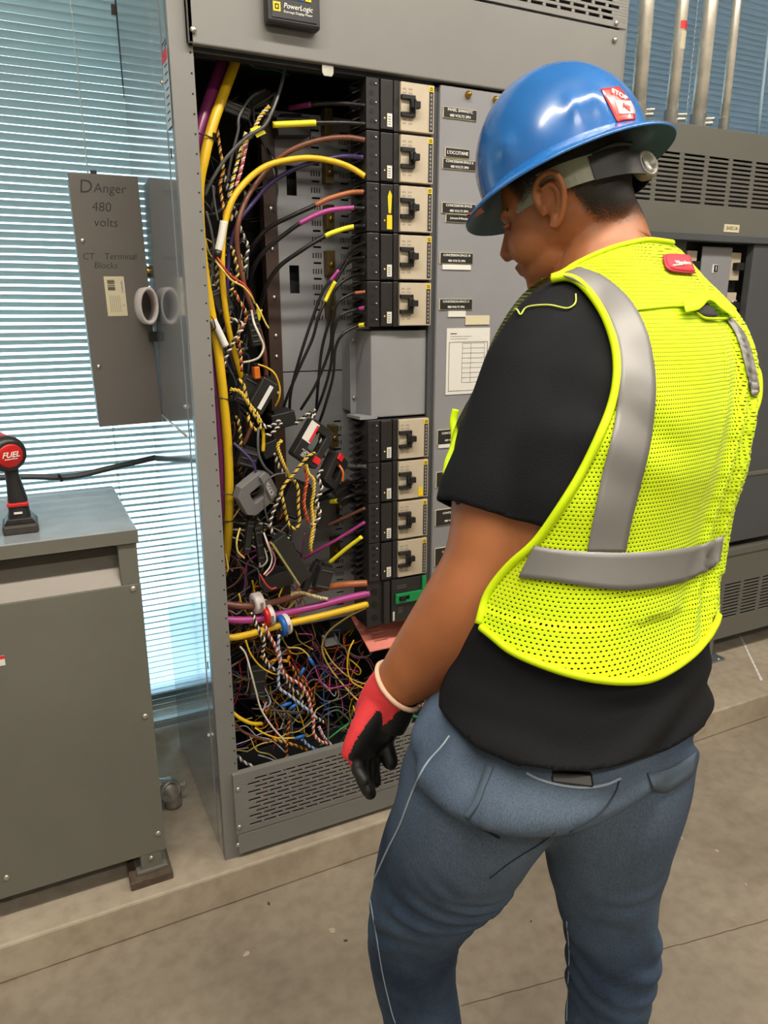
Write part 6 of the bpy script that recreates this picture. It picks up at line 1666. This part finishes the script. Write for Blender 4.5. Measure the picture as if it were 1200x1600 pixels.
# ---- hair
HAIR = bpy.data.materials.new('short dark hair'); HAIR.use_nodes = True
n = HAIR.node_tree.nodes; l = HAIR.node_tree.links; b_s = n['Principled BSDF']
b_s.inputs['Base Color'].default_value = lin('#17110d'); b_s.inputs['Roughness'].default_value = .7
at_ = n.new('ShaderNodeAttribute'); at_.attribute_name = 'cover'; at_.attribute_type = 'GEOMETRY'
tn = n.new('ShaderNodeTexNoise'); tn.inputs['Scale'].default_value = 900; tn.inputs['Detail'].default_value = 2
co = n.new('ShaderNodeTexCoord'); l.new(co.outputs['Object'], tn.inputs[0])
mr = n.new('ShaderNodeMapRange'); mr.inputs['From Min'].default_value = .35; mr.inputs['From Max'].default_value = .65
l.new(tn.outputs[0], mr.inputs[0])
lt = n.new('ShaderNodeMath'); lt.operation = 'LESS_THAN'; l.new(mr.outputs[0], lt.inputs[0]); l.new(at_.outputs['Fac'], lt.inputs[1])
trn = n.new('ShaderNodeBsdfTransparent'); mx = n.new('ShaderNodeMixShader')
l.new(lt.outputs[0], mx.inputs[0]); l.new(trn.outputs[0], mx.inputs[1]); l.new(b_s.outputs[0], mx.inputs[2]); l.new(mx.outputs[0], n['Material Output'].inputs[0])
hme = head_me.copy()
bm = bmesh.new(); bm.from_mesh(hme)
ly = bm.verts.layers.float.new('cover')
HB = [(-.11, -.066), (-.07, -.068), (-.045, -.056), (-.035, -.036), (-.028, -.010), (.0, .012), (.03, .010), (.045, .006), (.060, .045), (.085, .055)]   # lower hair line: forward -> up
for v in bm.verts:
    q = v.co - HC; f_, u_ = q.dot(HF), q.dot(HU)
    edge = lerpl(HB, f_); v[ly] = (max(0, min(1, (u_ - edge) / .040)) ** .8) if u_ > -.092 else 0
bm.normal_update()
for v in bm.verts: v.co = v.co + v.normal * .0012
bmesh.ops.delete(bm, geom=[f for f in bm.faces if max(v[ly] for v in f.verts) <= 0], context='FACES')
bm.to_mesh(hme); bm.free()
link_mesh(hme, 'hair', HAIR, person)
# brow and eye on the near side
MB().tube(spline([hp_(.089, .018, .018), hp_(.082, .034, .024), hp_(.070, .048, .020)], 4), .0028, 6).build('eyebrow', mat('eyebrow hair', '#1a120d', .8), person)
for s_ in (1, -1):
    ey = MB().ball(hp_(.069, s_ * .028, -.003), .0108, 12).build('eye', mat('eye white', '#c9c0b8', .3), person)
    MB().ball(hp_(.0785, s_ * .0290, -.004), .0040, 8).build('iris', mat('iris', '#1d120b', .2), ey)
    MB().tube(spline([hp_(.083, s_ * .021, .001), hp_(.0865, s_ * .031, .004), hp_(.079, s_ * .043, .001)], 4), .0030, 6).build('eyelid', SKIN, person)

# ---- hard hat
HATB = mat('glossy blue shell', '#1d62a8', .27, vary=.14, scale=7, coat=.45, spec=.5)
_M['glossy blue shell'].node_tree.nodes['Principled BSDF'].inputs['Coat Roughness'].default_value = .14
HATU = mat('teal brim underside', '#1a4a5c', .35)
XF = (CR * -.885 + CU * -.300 + CF * .36).normalized()
XU = (UPZ + CF * .13); XU = (XU - XF * XU.dot(XF)).normalized(); XS = XU.cross(XF).normalized()
if XS.dot(CF) > 0: XS = -XS
XC = P(884, 278, 1.125)
def xp(f, s, u): return XC + XF * f + XS * s + XU * u
NSEG = 96
def hat_ring(rf, rb, rs, u, shift=0.0, ridge=0.0):
    out = []
    for j in range(NSEG):
        t = 2 * math.pi * j / NSEG; c_, s_ = math.cos(t), math.sin(t)
        f_ = (rf if c_ > 0 else rb) * c_
        out.append(xp(f_ + shift, rs * s_, u))
    return out
shell = MB(); prof = []
DF, DB, DS, DH = .128, .128, .113, .146
K = 22
for k in range(K + 1):
    a = k / K * math.pi / 2; prof.append((math.cos(a) ** .82, math.sin(a) ** 1.0))
rings = []
for c_, s_ in prof: rings.append(hat_ring(DF * c_ + .0004, DB * c_ + .0004, DS * c_ + .0004, .012 + DH * s_))
# ridge along the crown and small bumps on the near side
for k, r in enumerate(rings):
    for j in range(NSEG):
        q = r[j] - XC; s_ = q.dot(XS); f_ = q.dot(XF); u_ = q.dot(XU)
        nrm = (XF * f_ / DF ** 2 + XS * s_ / DS ** 2 + XU * (u_) / DH ** 2).normalized()
        d_ = .0045 * math.exp(-(s_ / .011) ** 2) * (1 if u_ > .06 else max(0, (u_ - .02) / .04))
        d_ += .0040 * math.exp(-((s_ - .0) / .045) ** 6) * 0
        for bf, bu in ((.062, .045), (-.040, .052), (-.066, .052)):
            d_ += .0065 * math.exp(-((f_ - bf) / .011) ** 2 - ((u_ - bu) / .018) ** 2) * (1 if abs(s_) > .05 else 0)
        r[j] = r[j] + nrm * d_
nV = NSEG
shell.add([p for r in rings for p in r], [(k * nV + i, k * nV + (i + 1) % nV, (k + 1) * nV + (i + 1) % nV, (k + 1) * nV + i) for k in range(K) for i in range(nV)], 0, True)
hat_o = shell.build('hard_hat', HATB, person, fixn=True); hat_o['label'] = 'glossy blue full brim hard hat'
# brim
br = MB(); rr = []
for (rf, rb, rs, u) in ((DF - .001, DB - .001, DS - .001, .014), (.135, .136, .120, .008), (.144, .145, .128, .002), (.156, .155, .137, -.003), (.164, .161, .142, -.008), (.1655, .1625, .1435, -.0105), (.164, .161, .142, -.012)):
    rr.append(hat_ring(rf, rb, rs, u))
br.add([p for r in rr for p in r], [(k * nV + i, k * nV + (i + 1) % nV, (k + 1) * nV + (i + 1) % nV, (k + 1) * nV + i) for k in range(len(rr) - 1) for i in range(nV)], 0, True)
br.build('brim', HATB, hat_o, fixn=False)
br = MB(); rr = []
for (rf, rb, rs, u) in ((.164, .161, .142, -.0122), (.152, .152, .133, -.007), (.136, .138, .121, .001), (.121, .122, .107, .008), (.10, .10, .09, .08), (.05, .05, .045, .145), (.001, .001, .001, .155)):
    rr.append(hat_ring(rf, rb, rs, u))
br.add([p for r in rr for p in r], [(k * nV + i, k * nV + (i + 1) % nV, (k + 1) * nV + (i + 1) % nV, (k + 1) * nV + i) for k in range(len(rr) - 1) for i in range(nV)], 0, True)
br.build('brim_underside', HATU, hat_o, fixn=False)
# suspension band: pale front part, black ratchet part, knob
PALEB = mat('pale olive band', '#8f9285', .5); DKB = mat('dark band', '#1b1c20', .5)
def band(name, t0, t1, u0, u1, rf, rs, m_, th=.0015, tilt=0.0):
    m = MB(); vs = []; k = 40
    for i in range(k + 1):
        t = math.radians(t0 + (t1 - t0) * i / k)
        for rr_ in (0, th):
            for u in (u0, u1):
                f_ = (rf + rr_) * math.cos(t); vs.append(xp(f_ - .004, (rs + rr_) * math.sin(t), u + tilt * (-f_)))
    fs = []
    for i in range(k):
        a = i * 4; fs += [(a, a + 4, a + 5, a + 1), (a + 2, a + 3, a + 7, a + 6), (a + 1, a + 5, a + 7, a + 3), (a, a + 2, a + 6, a + 4)]
    m.add(vs, fs, 0, False); return m.build(name, m_, hat_o)
band('headband', -112, 112, -.042, -.006, .1020, .0870, PALEB, tilt=-.10)
band('ratchet_band', 108, 252, -.044, -.009, .1045, .0885, DKB, .0022, tilt=-.10)
kc = xp(-.104, .012, -.038); kd = (XF * -.75 + XS * .62).normalized()
MB().lathe(kc, kd, [(-.006, .0), (-.006, .018), (.0, .0205), (.010, .0205), (.013, .0185), (.013, .015), (.009, .012), (.010, .0)], 26).build('ratchet_knob', mat('grey olive knob', '#77766a', .3, spec=.6), hat_o)
MB().tube(spline([xp(-.04, .078, -.008), xp(-.075, .062, -.006), xp(-.098, .03, -.006)], 5), .004, 8).build('suspension_strap', DKB, hat_o)
# stickers on the shell
me_h = hat_o.data; HBV = BVHTree.FromPolygons([v.co + wloc(person) for v in me_h.vertices], [list(p.vertices) for p in me_h.polygons])
STK = mat('red sticker', '#d63330', .3, coat=.5)
st = draped_strip(HBV, [(938, 140), (948, 160), (957, 178), (964, 192)], [(966, 136), (982, 156), (990, 175), (992, 190)], 'red_sticker', STK, hat_o, .0012, 6, 8, thick=.0005)
draped_strip(HBV, [(958, 158), (961, 165), (964, 172), (966, 180)], [(984, 159), (988, 167), (990, 173), (991, 179)], 'white_field', mat('pale sticker', '#e3b7b0', .4), st, .0018, 4, 5, thick=.0004)
for s_, px, py, sz in (('STOP', 966, 150, .0115), ('ME', 977, 169, .0105)):
    h = cast(HBV, px, py, .0028)
    if h:
        c2, n2 = h; ex2 = (CR - n2 * CR.dot(n2)).normalized(); ex2 = (ex2 - CU * .12).normalized(); ex2 = (ex2 - n2 * ex2.dot(n2)).normalized(); ey2 = n2.cross(ex2)
        text('lettering', s_, c2, sz, TXTW if s_ == 'STOP' else REDL, st, mtx=Matrix((ex2, ey2, n2)).transposed(), bold=.0003)
MB().obox(xp(.138, .055, -.0065), XF * .012, XS * .012, XU * .0006).build('orange_sticker', mat('orange sticker', '#c4572a', .5), hat_o)
